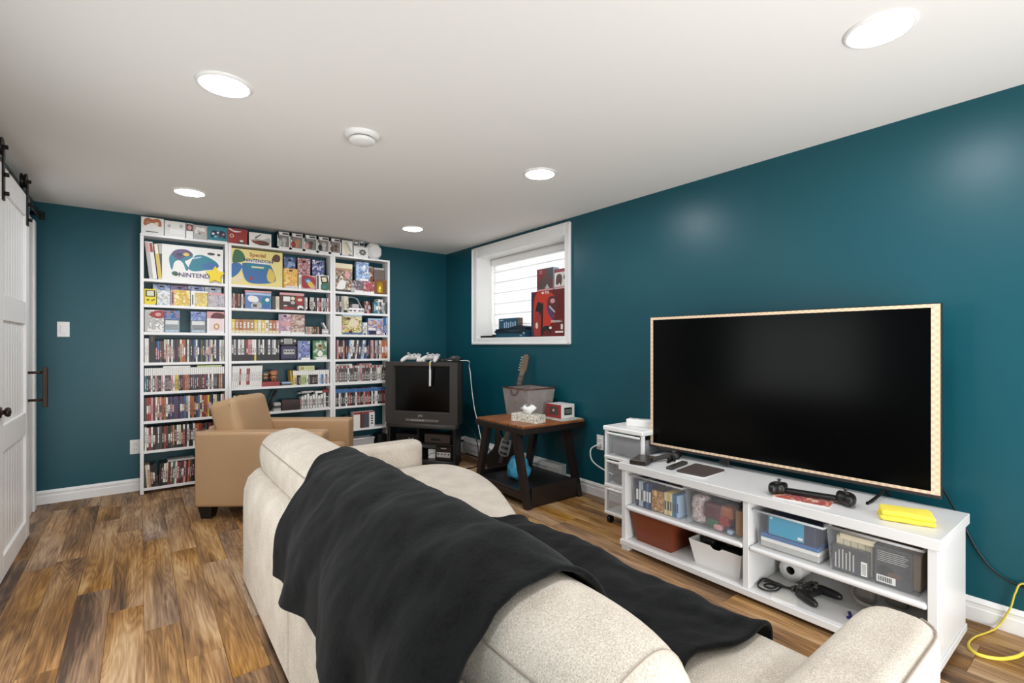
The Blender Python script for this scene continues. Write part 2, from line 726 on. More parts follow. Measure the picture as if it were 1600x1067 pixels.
baseboard('baseboard_back', (XL, YB, 0), (XR, YB, 0), (0, -1, 0))
baseboard('baseboard_right', (XR, YF, 0), (XR, 3.0, 0), (-1, 0, 0))
baseboard('baseboard_right_far', (XR, 4.62, 0), (XR, YB, 0), (-1, 0, 0))
baseboard('baseboard_left', (XL, YF, 0), (XL, DY0 - .1, 0), (1, 0, 0))

# doorway casing (behind the sliding door)
dc = sempty('door_1', (XL, 4.2, 0))
for y0, y1 in ((DY0 - .085, DY0), (DY1, DY1 + .2)):
    MB().box(XL, XL + .018, y0, y1, 0, DZ + .075, .004).build('casing', M_TRIM, dc)
MB().box(XL, XL + .019, DY0 - .085, DY1 + .2, DZ, DZ + .076, .004).build('header_casing', M_TRIM, dc)
for y0, y1 in ((DY0, DY0 + .02), (DY1 - .02, DY1)):
    MB().box(XL - .1, XL, y0, y1, 0, DZ, .002).build('jamb', M_TRIM, dc)
MB().box(XL + .018, XL + .03, DY1 + .12, DY1 + .2, 0, DZ + .07, .005).build('back_band', M_TRIM, dc)

# window: picture frame trim, deep reveal, sill
wi = sempty('window_1', (XR, 3.7, WZ0))
TY0, TY1, TZ0, TZ1 = 2.949, 4.462, 1.208, 2.238
for y0, y1, z0, z1 in ((TY0, WY0, TZ0, TZ1), (WY1, TY1, TZ0, TZ1), (WY0, WY1, TZ0, WZ0), (WY0, WY1, WZ1, TZ1)):
    MB().box(XR - .018, XR, y0, y1, z0, z1, .005).build('trim_board', M_TRIM, wi)
for y0, y1, z0, z1 in ((TY0 - .004, TY0 + .018, TZ0, TZ1), (TY1 - .018, TY1 + .004, TZ0, TZ1), (TY0, TY1, TZ0 - .004, TZ0 + .018), (TY0, TY1, TZ1 - .018, TZ1 + .004)):
    MB().box(XR - .026, XR, y0, y1, z0, z1, .004).build('back_band', M_TRIM, wi)
XW = 3.125
for a in ((XR - .004, XW, WY0 - .02, WY0, WZ0, WZ1), (XR - .004, XW, WY1, WY1 + .02, WZ0, WZ1), (XR - .004, XW, WY0 - .02, WY1 + .02, WZ1, WZ1 + .02)):
    MB().box(*a).build('reveal', M_TRIM, wi)
MB().box(XR - .004, XW, WY0 - .02, WY1 + .02, WZ0 - .02, WZ0, .002).build('sill', M_TRIM, wi)
for a in ((XW, XW + .04, WY0, WY0 + .05, WZ0, WZ1), (XW, XW + .04, WY1 - .05, WY1, WZ0, WZ1), (XW, XW + .04, WY0 + .05, WY1 - .05, WZ0, WZ0 + .05),
          (XW, XW + .04, WY0 + .05, WY1 - .05, WZ1 - .05, WZ1)):
    MB().box(*a, .003).build('sash', M_TRIM, wi)
for a in ((WY0 + .05, WY1 - .05),):
    MB().box(XW + .015, XW + .02, a[0], a[1], WZ0 + .05, WZ1 - .05).build('pane', clear('window_glass', 'ffffff', .12, .05), wi)
# daylight through the window glows through the blind cloth
lw = area('window_daylight', (XW + .35, 3.69, 1.75), (0, R(90), 0), .8, 1.3, 5, (.97, .98, 1.0))

rb = thing('zebra_blind', 'white zebra roller blind with banded sheer cloth hung inside the basement window', 'blind', (3.085, 3.69, WZ1))
MB().box(3.05, 3.118, WY0 + .012, WY1 - .012, WZ1 - .075, WZ1 - .001, .012).build('cassette', M_WPL, rb)
mcloth = bpy.data.materials.new('blind_cloth')
mcloth.use_nodes = True
_nt = mcloth.node_tree
_b = _nt.nodes['Principled BSDF']
_b.inputs['Base Color'].default_value = lin('f4f3f0')
_b.inputs['Roughness'].default_value = .8
_tr = _nt.nodes.new('ShaderNodeBsdfTranslucent')
_tr.inputs[0].default_value = (.95, .95, .95, 1)
_n = _nt.nodes.new('ShaderNodeTexNoise')
_n.inputs['Scale'].default_value = 300
_mr = _nt.nodes.new('ShaderNodeMapRange')
_mr.inputs['To Min'].default_value = .45
_mr.inputs['To Max'].default_value = .55
_nt.links.new(_n.outputs['Fac'], _mr.inputs['Value'])
_mx = _nt.nodes.new('ShaderNodeMixShader')
_nt.links.new(_mr.outputs[0], _mx.inputs[0])
_nt.links.new(_b.outputs[0], _mx.inputs[1])
_nt.links.new(_tr.outputs[0], _mx.inputs[2])
_nt.links.new(_mx.outputs[0], _nt.nodes['Material Output'].inputs['Surface'])
z = WZ0 + .02
k = 0
while z < WZ1 - .08:
    z1 = min(z + .115, WZ1 - .07)
    MB().box(3.088 - .004 * (k % 2), 3.0895 - .004 * (k % 2), WY0 + .02, WY1 - .02, z, z1 + .012).build('fabric_band', mcloth, rb)
    z += .115
    k += 1
MB().tube([(3.087, WY0 + .02, WZ0 + .018), (3.087, WY1 - .02, WZ0 + .018)], .009, 8).build('bottom_bar', M_WPL, rb)

# baseboard heater on the long wall
ht = thing('baseboard_heater', 'long white electric baseboard heater low on the teal wall behind the side table', 'heater', (2.86, 3.8, 0))
HP = [(2.889, .02), (2.835, .02), (2.835, .045), (2.828, .05), (2.828, .145), (2.845, .172), (2.889, .18)]
V = [(x, y, z) for y in (3.03, 4.6) for x, z in HP]
k = len(HP)
MB().add(V, [(i, k + i, k + (i + 1) % k, (i + 1) % k) for i in range(k)]).build('housing', M_WPL, ht)
MB().box(2.822, 2.889, 3.005, 3.03, .015, .183, .004).build('end_cap', M_WPL, ht)
MB().box(2.822, 2.889, 4.6, 4.625, .015, .183, .004).build('end_cap', M_WPL, ht)
MB().box(2.8265, 2.829, 3.18, 4.45, .058, .07).build('air_slot', M_LGREY, ht)
MB().box(2.8265, 2.829, 3.18, 4.45, .125, .137).build('air_slot', M_LGREY, ht)
for y in (3.03, 4.6):
    MB().box(2.845, 2.889, y - .02, y + .02, 0, .02).build('foot', M_WPL, ht)

# ------------------------------------------------------------------ ceiling lights and vent
names = {(.277, 4.085): 'recessed ceiling disc light nearest the bookcases on the left', (1.997, 4.11): 'recessed ceiling disc light farthest away near the back corner',
         (.277, 2.313): 'recessed ceiling disc light at upper left above the walkway', (1.99, 2.309): 'recessed ceiling disc light in front of the window',
         (2.0, .551): 'recessed ceiling disc light nearest the camera at upper right', (.277, .54): 'recessed ceiling disc light over the walkway behind the frame',
         (.277, -1.23): 'recessed ceiling disc light at the rear left', (2.0, -1.23): 'recessed ceiling disc light at the rear right'}
for (x, y), lb in names.items():
    t = thing('ceiling_light', 'bright ' + lb, 'light', (x, y, H), 0, 'recessed ceiling lights')
    MB().lathe([(.086, -.002), (.088, -.009), (.098, -.008), (.106, -.001), (.106, 0)], 40).build('trim_ring', M_WPL, t, local=True)
    m = MB().lathe([(.0005, -.006), (.05, -.006), (.087, -.005)], 40)
    m.build('diffuser', M_GLOW, t, local=True)
t = thing('ceiling_vent', 'round white two-tier exhaust vent on the ceiling', 'vent', (.903, 2.44, H))
MB().lathe([(.088, 0), (.088, -.006), (.078, -.016), (.066, -.02), (.05, -.012), (.0005, -.012)], 36).build('collar', M_WPL, t, local=True)
MB().lathe([(.0005, -.044), (.05, -.042), (.062, -.036), (.066, -.028), (.06, -.022), (.0005, -.022)][::-1], 36).build('damper_disc', M_WPL, t, local=True)
MB().tube([(0, 0, -.024), (0, 0, -.01)], .012, 8).build('stem', M_LGREY, t, local=True)

# ------------------------------------------------------------------ sliding barn door
bd = thing('barn_door', 'white sliding barn door with beadboard panels hung on a black rail', 'door', (-.57, 3.83, .012))
DX0, DX1 = -.59, -.55
a, b, zt = 3.42, 4.25, 2.115
for y0, y1 in ((a, a + .105), (b - .105, b)):
    MB().box(DX0, DX1, y0, y1, .012, zt, .003).build('stile', M_DOORW, bd)
for z0, z1 in ((.012, .125), (.655, .79), (1.325, 1.46), (1.985, zt)):
    MB().box(DX0, DX1 - .0005, a + .105, b - .105, z0, z1, .003).build('rail', M_DOORW, bd)
nb = 9
bw = (b - a - .21) / nb
for z0, z1 in ((.125, .655), (.79, 1.325), (1.46, 1.985)):
    for i in range(nb):
        y0 = a + .105 + i * bw
        MB().box(DX0 + .008, DX1 - .013, y0, y0 + bw, z0 - .005, z1 + .005, .003).build('bead_board', M_DOORW, bd)
# pull bar
for zz in (1.028, .856):
    MB().tube([(DX1, 4.2, zz), (DX1 + .075, 4.2, zz)], .0085, 10).build('handle_post', M_BRONZE, bd)
MB().box(DX1 + .066, DX1 + .09, 4.188, 4.212, .81, 1.06, .003).build('pull_bar', M_BRONZE, bd)
km = Matrix.Translation((DX1 - .002, 3.45, .865)) @ Matrix.Rotation(R(90), 4, 'Y')
MB().lathe([(.027, 0), (.027, .006), (.011, .008), (.011, .016), (.02, .02), (.025, .03), (.02, .038), (.0005, .042)], 20, M=km).build('door_knob', M_BRONZE, bd)
# hangers
for y in (4.165, 3.505):
    s_ = MB().box(DX1, DX1 + .007, y - .021, y + .021, 1.93, 2.2, .001).build('strap', M_BLACKM, bd)
    for zz in (1.965, 2.06):
        MB().tube([(DX1, y, zz), (DX1 + .024, y, zz)], .011, 6).build('bolt', M_BLACKM, s_)
    wm = Matrix.Translation((DX1 - .012, y, 2.2)) @ Matrix.Rotation(R(90), 4, 'Y')
    MB().lathe([(.0005, -.012), (.03, -.012), (.046, -.014), (.046, -.007), (.036, 0), (.046, .007), (.046, .014), (.03, .012), (.0005, .012)], 24, M=wm).build('wheel', M_BLACKM, bd)
    MB().tube([(DX1 - .03, y, 2.2), (DX1 + .02, y, 2.2)], .011, 8).build('axle', M_BLACKM, bd)
br = thing('sliding_door_rail', 'black steel sliding door rail fixed along the left wall under the ceiling', 'rail', (-.575, 3.9, 2.14))
MB().box(-.58, -.572, 2.4, 4.9, 2.118, 2.162, .001).build('flat_bar', M_BLACKM, br)
for y in (4.82, 4.34, 3.8, 3.2, 2.6):
    MB().tube([(XL, y, 2.14), (-.565, y, 2.14)], .014, 8).build('standoff', M_BLACKM, br)
    MB().tube([(-.572, y, 2.14), (-.562, y, 2.14)], .012, 6).build('bolt', M_BLACKM, br)
MB().box(-.583, -.55, 4.87, 4.89, 2.112, 2.168, .003).build('end_stop', M_BLACKM, br)

# ------------------------------------------------------------------ switch and outlets
sw = thing('light_switch', 'white rocker light switch on the teal back wall beside the barn door', 'switch', (-.467, YB, 1.32))
MB().box(-.503, -.431, YB - .006, YB, 1.262, 1.378, .002).build('cover_plate', M_WPL, sw)
MB().box(-.484, -.45, YB - .0095, YB - .004, 1.287, 1.353, .002).build('rocker', M_WPL, sw)


def outlet(name, label, M):
    t = thing(name, label, 'outlet', M.translation)
    MB().box(-.036, .036, -.058, .058, 0, .006, .002, M=M).build('cover_plate', M_WPL, t)
    for v in (-.02, .02):
        s_ = MB().box(-.017, .017, v - .014, v + .014, .004, .0085, .002, M=M).build('socket', M_WPL, t)
        MB().box(-.008, -.005, v - .004, v + .006, .0085, .0089, M=M).box(.005, .008, v - .004, v + .006, .0085, .0089, M=M).build('slot', M_BLK, s_)
    return t


outlet('wall_outlet', 'white wall outlet low on the teal back wall at the bookcase edge', front_M(-.03, YB, .363))
outlet('wall_outlet', 'white wall outlet on the right wall left of the plastic drawers', left_M(XR, 2.62, .43))

# ------------------------------------------------------------------ bookcases
SH = [.048, .347, .585, .82, 1.057, 1.304, 1.527, 1.735]     # tops of the eight shelves
TOP = 2.097
UX = [(0.0, .613), (.615, 1.514), (1.516, 2.11)]
for (x0, x1), lb in zip(UX, ('left tall white media bookcase of eight shelves beside the light switch', 'wide middle white media bookcase behind the tan armchair',
                             'right white media bookcase beside the old tube television')):
    bk = thing('bookcase', lb, 'bookcase', ((x0 + x1) / 2, 4.96, 0), 0, 'white media bookcases along the back wall')
    for xa in (x0, x1 - .024):
        MB().box(xa, xa + .024, SHF, 5.038, 0, TOP - .0185, .0015).build('side_panel', M_LAM, bk)
    for zt in SH:
        MB().box(x0 + .024, x1 - .024, SHF + .0015, 5.036, zt - .022, zt, .001).build('shelf', M_LAM, bk)
    MB().box(x0, x1, SHF - .001, 5.038, TOP - .0185, TOP, .0015).build('top_board', M_LAM, bk)

# ---- cases and spines
CASES = {}


def case_mesh(kind, w, d, h, bands, title):
    """upright case seen on its spine: printed bands up the spine and a title block"""
    key = (kind, round(w, 4), round(d, 3), round(h, 3), tuple(bands), title)
    if key in CASES:
        return CASES[key]
    ms, mb = [], MB()

    def mi(ch):
        m = P(ch)
        if m not in ms:
            ms.append(m)
        return ms.index(m)
    body = bands[0][1]
    b = .0012
    mb.box(-w / 2 + .0003, w / 2 - .0003, b, d, 0, h, 0, mi(body if kind != 'cube' else 'k'))
    z0 = 0
    for fr, ch in bands:
        z1 = z0 + fr * h
        mb.box(-w / 2 + .0006, w / 2 - .0006, 0, b + .0005, z0 + .0004, z1 - .0002, 0, mi(ch))
        z0 = z1
    if title:
        ch, a0, a1 = title
        q = random.Random(int(w * 1e5) + ord(ch) + int(a0 * 100))
        z = h * a0
        hw = w * q.choice((.14, .2, .26))
        while z < h * a1:
            z2 = min(h * a1, z + h * q.uniform(.06, .2))
            mb.add([(-hw, -.0003, z), (hw, -.0003, z), (hw, -.0003, z2), (-hw, -.0003, z2)], [(0, 1, 2, 3)], mi(ch))
            z = z2 + h * q.uniform(.015, .05)
    me = mb.mesh(kind, ms)
    CASES[key] = me
    return me


LIGHT = 'wclyisv'


def case_style(style, ch, r):
    t = None
    if style == 'blank':
        return [(1.0, ch)], ('d', .75, .95)
    if style == 'xbox':
        bands = [(.68, ch), (.32, 'w')]
        t = (r.choice('wldi') if ch not in LIGHT else 'd', r.choice((.08, .15)), r.choice((.4, .5, .55)))
    elif style == 'cube':
        bands = [(.29, 'k'), (.71, ch)]
        if ch == 'y':
            bands = [(.29, 'y'), (.71, 'w')]
        t = (r.choice('wdk') if ch not in LIGHT else r.choice('dkr'), .38, r.choice((.6, .75)))
    elif style == 'wii':
        bands = [(1.0, 'w')] if ch == 'w' else [(.12, 'w'), (.76, ch), (.12, 'w')]
        t = ('l', .3, .7) if ch == 'w' else ('w', .3, .6)
    elif style == 'ps4':
        bands = [(.78, ch), (.22, 'b')]
        t = ('w' if ch not in LIGHT else 'd', .15, r.choice((.5, .6)))
    elif style == 'switch':
        bands = [(.06, 'w'), (.8, ch), (.14, r.choice('lwr'))]
        t = ('w' if ch not in LIGHT else 'd', .15, r.choice((.5, .65)))
    elif style == 'manga':
        bands = [(.22, 'c'), (.78, ch)]
        t = ('w' if ch != 'w' else 't', .4, .8)
    else:
        q = r.random()
        if q < .35:
            bands = [(1.0, ch)]
        elif q < .6:
            bands = [(.14, r.choice('wkdl')), (.86, ch)]
        elif q < .8:
            bands = [(.8, ch), (.2, r.choice('kwdl'))]
        else:
            bands = [(.35, ch), (.3, r.choice('kwdtir')), (.35, ch)]
        t = (r.choice('wlldiu') if ch not in LIGHT else r.choice('kdmlu'), r.choice((.15, .25, .3)), r.choice((.55, .7, .8)))
    return bands, t


ONES = 'first second third fourth fifth sixth seventh eighth ninth tenth eleventh twelfth thirteenth fourteenth fifteenth sixteenth seventeenth eighteenth nineteenth twentieth'.split()


def nth(i):
    if i < 20:
        return ONES[i]
    t = ('twenty', 'thirty', 'forty')[(i + 1) // 10 - 2]
    return t + '-' + ONES[(i + 1) % 10 - 1] if (i + 1) % 10 else {'thirty': 'thirtieth', 'forty': 'fortieth'}[t]


def row(seq, px0, px1, shelf, h, style, noun, name, where, group, d=.135, lean=None, hvar=.0, y=SHF + .006, cat=None, off=0):
    r = random.Random(hash(where) % 997 if False else sum(map(ord, where)))
    x0, x1 = sx(px0), sx(px1)
    n = len(seq)
    wts = [1 + .12 * (r.random() - .5) for _ in range(n)]
    sw_ = sum(wts)
    x = x0
    for i, ch in enumerate(seq):
        w = (x1 - x0) * wts[i] / sw_
        if ch == ' ':
            x += w
            continue
        r2 = random.Random(i % 7 + ord(ch))
        bands, t = case_style(style, ch, r2)
        hh = h * (1 - (hvar * random.Random(i * 31 + n).random() if hvar else 0))
        hh = round(hh / .004) * .004
        wq = max(.006, math.floor((w - .0004) / .0005) * .0005)
        me = case_mesh(name, wq, d, hh, bands, t)
        o = bpy.data.objects.new(name, me)
        COL.objects.link(o)
        a = 0
        if lean:
            a = lean(i / n) if callable(lean) else lean
        o.location = (x + w / 2, y, shelf)
        if a:
            # turned about its lower corner on the leaning side
            px = wq / 2 if a > 0 else -wq / 2
            o.location.x += px - px * math.cos(a)
            o.location.z += abs(px * math.sin(a))
            o.rotation_euler = (0, a, 0)
        tag(o, f'{PAL[ch][0]}-spined {noun} {nth(i + off) + " from left " if n > 1 else ""}{where}', cat or 'case', group)
        x += w


ORD = {7: 'top', 6: 'second', 5: 'third', 4: 'fourth', 3: 'fifth', 2: 'sixth', 1: 'seventh', 0: 'bottom'}


def where(si, unit):
    return f'on the {ORD[si]} shelf of the {unit} bookcase'


# left bookcase
row('ww', 225.8, 232.5, SH[4], .196, 'wii', 'slim game case', 'game_case', where(4, 'left'), 'white cases at the left end of the fourth shelf')
row('K'.lower(), 232.8, 242.4, SH[4], .224, 'blank', 'thick box set', 'box_set', 'standing tallest on the fourth shelf of the left bookcase', None, cat='case')
row('nbdu', 242.8, 256, SH[4], .176, 'dvd', 'shorter game case', 'game_case', where(4, 'left'), 'shorter cases on the fourth shelf left', off=3)
row('ciwkwdkmdtookwdknbwnkgkdlplckwnnwll', 256.2, 350.5, SH[4], .19, 'dvd', 'game case', 'game_case', where(4, 'left'), 'game cases on the fourth shelf left', hvar=.02, off=7)
row('qkmwdidkiwddmiwyykkrookndnkmmkrnwmwddkotn', 225.8, 350.5, SH[3], .19, 'xbox', 'white-topped game case', 'game_case', where(3, 'left'), 'white-topped cases on the fifth shelf left')
row('drrimwtioowkpnppkpdbdwookdbcrooydkwcdkwi', 225.8, 350.5, SH[2], .19, 'dvd', 'film case', 'film_case', where(2, 'left'), 'film cases on the sixth shelf left', hvar=.03)
row('wwrwkkddkrukutkwckrkwkkwoorukdkrkdwkdkb', 225.8, 350.5, SH[1], .19, 'dvd', 'film case', 'film_case', where(1, 'left'), 'film cases on the seventh shelf left', hvar=.04)
row('dctkkkkkwcmrgwrdmimoukdmrdkmkrdkrkmud', 225.8, 350.5, SH[0], .185, 'dvd', 'film case', 'film_case', where(0, 'left'), 'film cases on the bottom shelf left', lean=lambda t: R(-4) if t < .15 else R(3), hvar=.04)
# middle bookcase
row('uidmtkwk', 361.8, 382.5, SH[6], .13, 'dvd', 'slim disc case', 'disc_case', 'left of the blue carton, second shelf', 'slim cases left of the blue box')
row('dc', 425, 436.5, SH[6], .125, 'dvd', 'small game case', 'disc_case', 'between the blue and dark brown cartons', 'cases between the two big boxes')
row('lw', 475.8, 480.5, SH[6], .13, 'dvd', 'slim disc case', 'disc_case', 'right of the dark brown carton', 'slim cases right of the dark red box')
row('kwlwkdkwirkwsdlkwi', 483, 514.2, SH[6], .132, 'dvd', 'slim disc case', 'disc_case', 'rightmost on the middle second shelf', 'slim cases at the right end of the second shelf')
row('ytotttycywtoi', 361.5, 436.5, SH[5], .125, 'manga', 'cartridge box', 'cartridge_box', 'on the third shelf of the middle bookcase', 'yellow and orange boxes on the third shelf', d=.09, cat='box')
row('ltiltuudtk', 477.6, 500.5, SH[5], .072, 'dvd', 'small cartridge case', 'cartridge_case', 'low on the third middle shelf', 'small cases on the third shelf', d=.07)
row('dlnwlwdriiwyklkwkdwnlwkd', 361.8, 436.8, SH[4], .19, 'cube', 'black-footed game case', 'game_case', where(4, 'middle'), 'black-footed cases on the fourth shelf')
row('wwwwrwwwrrwwwwwww', 361.8, 409, SH[3], .19, 'wii', 'game case', 'game_case', where(3, 'middle'), 'white cases on the fifth shelf', lean=R(2))
row('yckkvvvwkkkkkwsbwdw', 457.5, 514.2, SH[3], .135, 'xbox', 'small game case', 'game_case', 'low on the fifth middle shelf', 'small cases at the right of the fifth shelf')
row('kwdtyckwdd', 362, 392, SH[2], .17, 'dvd', 'case', 'game_case', 'behind the armchair back on the sixth middle shelf', 'cases behind the armchair back')
# right bookcase
row('ldlddllcwcl', 524.2, 544.6, SH[6], .165, 'dvd', 'slim game case', 'game_case', 'by the white console, right bookcase', 'grey cases left of the white console')
row('uiu', 570.5, 580, SH[6], .125, 'dvd', 'worn game case', 'game_case', 'leaning right of the white console', 'leaning cases right of the console', lean=R(-7))
row('dqqldqld', 581.5, 604.6, SH[6], .122, 'dvd', 'slim game case', 'game_case', 'rightmost on the right second shelf', 'green and grey cases on the right second shelf')
row('sww', 566.5, 574, SH[5], .13, 'dvd', 'slim game case', 'game_case', 'between the golden box and the blue box', 'pale cases between golden and blue boxes')
row('bbs', 599.2, 605.2, SH[5], .18, 'plain', 'game case', 'game_case', 'right of the blue carton, third shelf', 'blue cases on the right third shelf')
row('mimkdiknswwddwdndssnbndkiiddldwiooto', 524.2, 605.2, SH[4], .192, 'dvd', 'game case', 'game_case', where(4, 'right'), 'game cases on the fourth shelf right',
    lean=lambda t: 0 if t < .2 else (R(7) if t < .58 else 0), hvar=.015)
row('diddmdddwdkudkdliidmdkddwmddlwwcddkd', 524.2, 604.8, SH[3], .168, 'switch', 'slim game case', 'game_case', where(3, 'right'), 'slim cases on the fifth shelf right')
row('dkwdkdwmrkkdwmrkkidrrkwkwwkdmrrw', 524.2, 604.4, SH[2], .172, 'ps4', 'blue-topped game case', 'game_case', where(2, 'right'), 'blue-topped cases on the sixth shelf right')


# ---- printed boxes
def pbox(name, label, cat, px0, px1, zb, zt, d, front, side='w', y=None, group=None, flap=None, tilt=0., art=(), rz=0., X=None):
    """carton with a printed front; art = flat shapes in front fractions (kind, data, colour)"""
    y = SHF + .006 if y is None else y
    if X:
        x0, x1 = X
    else:
        x0, x1 = sx(px0, y), sx(px1, y)
    w, h = x1 - x0, zt - zb
    t = thing(name, label, cat, ((x0 + x1) / 2, y, zb), rz, group)
    fm = front if not isinstance(front, str) else P(front)
    sm = P(side) if isinstance(side, str) else side
    MB().box(-w / 2, w / 2, .0012, d, 0, h, .001).build('carton', sm, t, local=True)
    MB().box(-w / 2 + .0006, w / 2 - .0006, 0, .003, .0006, h - .0006).build('printed_front', fm, t, local=True)
    if flap:       # hanging tab with its slot
        MB().box(-w * .13, w * .13, -.0004, .001, h * .86, h * .93).build('hang_slot', M_BLK, t, local=True)
    if art:
        draw(t, art, front_M(-w / 2, -.0002, 0), w, h)
    return t


def shape(kind, dat, w, h):
    if kind == 'e':
        cx, cy, rx, ry = dat
        return [((cx + rx * math.cos(a)) * w, (cy + ry * math.sin(a)) * h) for a in [2 * math.pi * i / 18 for i in range(18)]]
    if kind == 'r':
        a, b, c, d = dat
        return [(a * w, b * h), (c * w, b * h), (c * w, d * h), (a * w, d * h)]
    if kind == 's':
        return [(p.x * w, p.y * h) for p in spline([(a, b) for a, b in dat], 4, True)]
    return [(a * w, b * h) for a, b in dat]


def draw(t, art, M, w, h, name='printed_picture'):
    ms, mb = [], MB()
    z = .0003
    for k, dat, ch in art:
        if k == 't':
            continue
        m = P(ch) if isinstance(ch, str) else ch
        if m not in ms:
            ms.append(m)
        pl = shape(k, dat, w, h)
        if sum(pl[i][0] * pl[(i + 1) % len(pl)][1] - pl[(i + 1) % len(pl)][0] * pl[i][1] for i in range(len(pl))) < 0:
            pl = pl[::-1]
        mb.add([(a, b, z) for a, b in pl], [tuple(range(len(pl)))], ms.index(m), False, M)
        z += .0002
    if mb.f:
        mb.build(name, ms, t, local=True)
    for k, dat, ch in art:
        if k == 't':
            wd, cx, cy, sz, st = dat
            text(wd, sz * h, P(ch) if isinstance(ch, str) else ch, t, M @ Matrix.Translation((cx * w, cy * h, z + .0002)), sxy=st)
            z += .0001


def zt_(px, py, y=SHF + .006):
    return at(px, py, Y=y).z


PAD = [(.08, .35), (.12, .75), (.3, .88), (.5, .8), (.7, .88), (.88, .75), (.92, .35), (.8, .28), (.68, .48), (.5, .52), (.32, .48), (.2, .28)]   # gamepad outline


def pad(x0, y0, x1, y1):
    return [(x0 + (x1 - x0) * a, y0 + (y1 - y0) * b) for a, b in PAD]


TZ = TOP
pbox('controller_box', 'white carton with an orange gamepad picture at the left end of the bookcase top', 'box', 220.5, 256, TZ, TZ + .135, .12, 'w',
     art=[('s', pad(.03, .28, .97, 1.05), 'o'), ('e', (.3, .68, .1, .1), 't'), ('e', (.68, .66, .09, .1), 'c'), ('r', (.2, .12, .75, .17), 'd')])
pbox('controller_box', 'plain white carton with faint grey print second along the bookcase top', 'box', 257, 289.5, TZ, TZ + .128, .12, 'w',
     art=[('r', (.25, .2, .95, .5), mat('print_bright', 'fbfaf8', .4)), ('e', (.22, .66, .08, .1), 'l'), ('e', (.8, .72, .09, .12), 'l')])
pbox('controller_box', 'narrow white carton with a brown picture end on the bookcase top', 'box', 290.5, 302, TZ, TZ + .126, .12, 'w',
     art=[('r', (.05, .5, .95, .95), 'u'), ('e', (.5, .72, .28, .15), 'i'), ('r', (.1, .05, .9, .45), mat('print_bright', 'fbfaf8', .4))])
pbox('controller_box', 'grey-white carton with a pale gamepad picture beside the teal carton', 'box', 302.5, 323.6, TZ, TZ + .122, .12, 'l',
     art=[('s', pad(.05, .2, .95, .95), 'w'), ('e', (.35, .6, .08, .07), 'l'), ('e', (.75, .5, .1, .09), 'i'), ('e', (.45, .42, .06, .06), 'd')])
pbox('controller_box', 'teal carton with a dark gamepad picture on the bookcase top', 'box', 324.4, 355, TZ, TZ + .128, .12, 'q',
     art=[('s', pad(.08, .0, 1.0, .85), 'n'), ('e', (.28, .5, .07, .08), 'w'), ('e', (.52, .6, .06, .07), 'w'), ('e', (.8, .52, .06, .07), 'i'), ('e', (.62, .35, .07, .08), 'm'), ('e', (.4, .32, .06, .06), 's'),
          ('r', (0, 0, 1, .06), 'w')])
pbox('controller_box', 'red carton with a white swoosh on the bookcase top', 'box', 356, 386.5, TZ, TZ + .134, .12, 'r',
     art=[('s', [(.05, .97), (.35, .84), (.7, .83), (.4, .74), (.12, .85)], 'w'), ('e', (.2, .5, .11, .12), 'c'), ('e', (.2, .5, .07, .07), 'r'), ('e', (.7, .08, .2, .14), 'u'), ('e', (.7, .2, .1, .06), 'w')])
pbox('controller_box', 'white carton with a red and black swirl picture on the bookcase top', 'box', 389, 424, TZ, TZ + .12, .12, 'w',
     side='k', art=[('s', [(.1, .35), (.3, .55), (.6, .5), (.9, .7), (.95, .3), (.6, .1), (.25, .15)], 'l'), ('s', [(.15, .3), (.45, .42), (.8, .38), (.9, .15), (.5, .08)], 'u'),
                    ('s', [(.05, .42), (.4, .32), (.6, .22), (.35, .24)], 'r'), ('p', [(.5, .9), (.56, .9), (.3, .55), (.24, .6)], 'd')])

# window-front figure boxes
fx = [433, 453.6, 474.6, 496, 515.2, 533.2]
lbs = ['figure box at the left end of the window-box row', 'window figure box with a pinkish figure in the top row', 'window figure box third in the top row, all dark inside',
       'window figure box fourth in the top row with a black arch print', 'window figure box fifth in the top row with a brown figure']
for i in range(5):
    y = SHF + .006
    x0, x1 = sx(fx[i] + .4), sx(fx[i + 1] - .4)
    w, h = x1 - x0, .158
    t = thing('figure_box', 'black and white ' + lbs[i], 'box', ((x0 + x1) / 2, y, TZ), 0, 'boxed figures on the bookcase top')
    MB().box(-w / 2, w / 2, .004, .08, 0, h, .001).build('carton', P('k'), t, local=True)
    fr = MB()
    for q in ((-w / 2, w / 2, h * .8, h), (-w / 2, w / 2, 0, h * .13), (-w / 2, -w / 2 + .012, 0, h), (w / 2 - .008, w / 2, 0, h)):
        fr.box(q[0], q[1], 0, .006, q[2] + .0005, q[3] - .0005)
    fr.build('window_frame', P('w'), t, local=True)
    MB().box(-w * .1, w * .38, -.0006, .001, h * .85, h * .95).build('printed_title', P('d'), t, local=True)
    MB().box(-w * .46, -w * .36, -.0006, .001, h * .6, h * .92).build('printed_number', P('d'), t, local=True)
    MB().box(-w / 2 + .012, w / 2 - .008, .001, .002, h * .13, h * .8).build('clear_window', clear('clear_film', 'ffffff', .1, .05), t, local=True)
    MB().box(-w / 2 + .012, w / 2 - .008, .0025, .0045, h * .13, h * .8).build('inner_backdrop', P('duduu'[i]), t, local=True)
    MB().ell((.004, .003, h * .52), w * .2, .003, h * .16).ell((.004, .003, h * .28), w * .14, .003, h * .12).build('figure', P('ltulu'[i]), t, local=True)
    cc = 'lriku'[i]
    MB().ell((-w * .3, -.0006, h * .33), w * .17, .0012, h * .2).build('printed_emblem', P(cc), t, local=True)
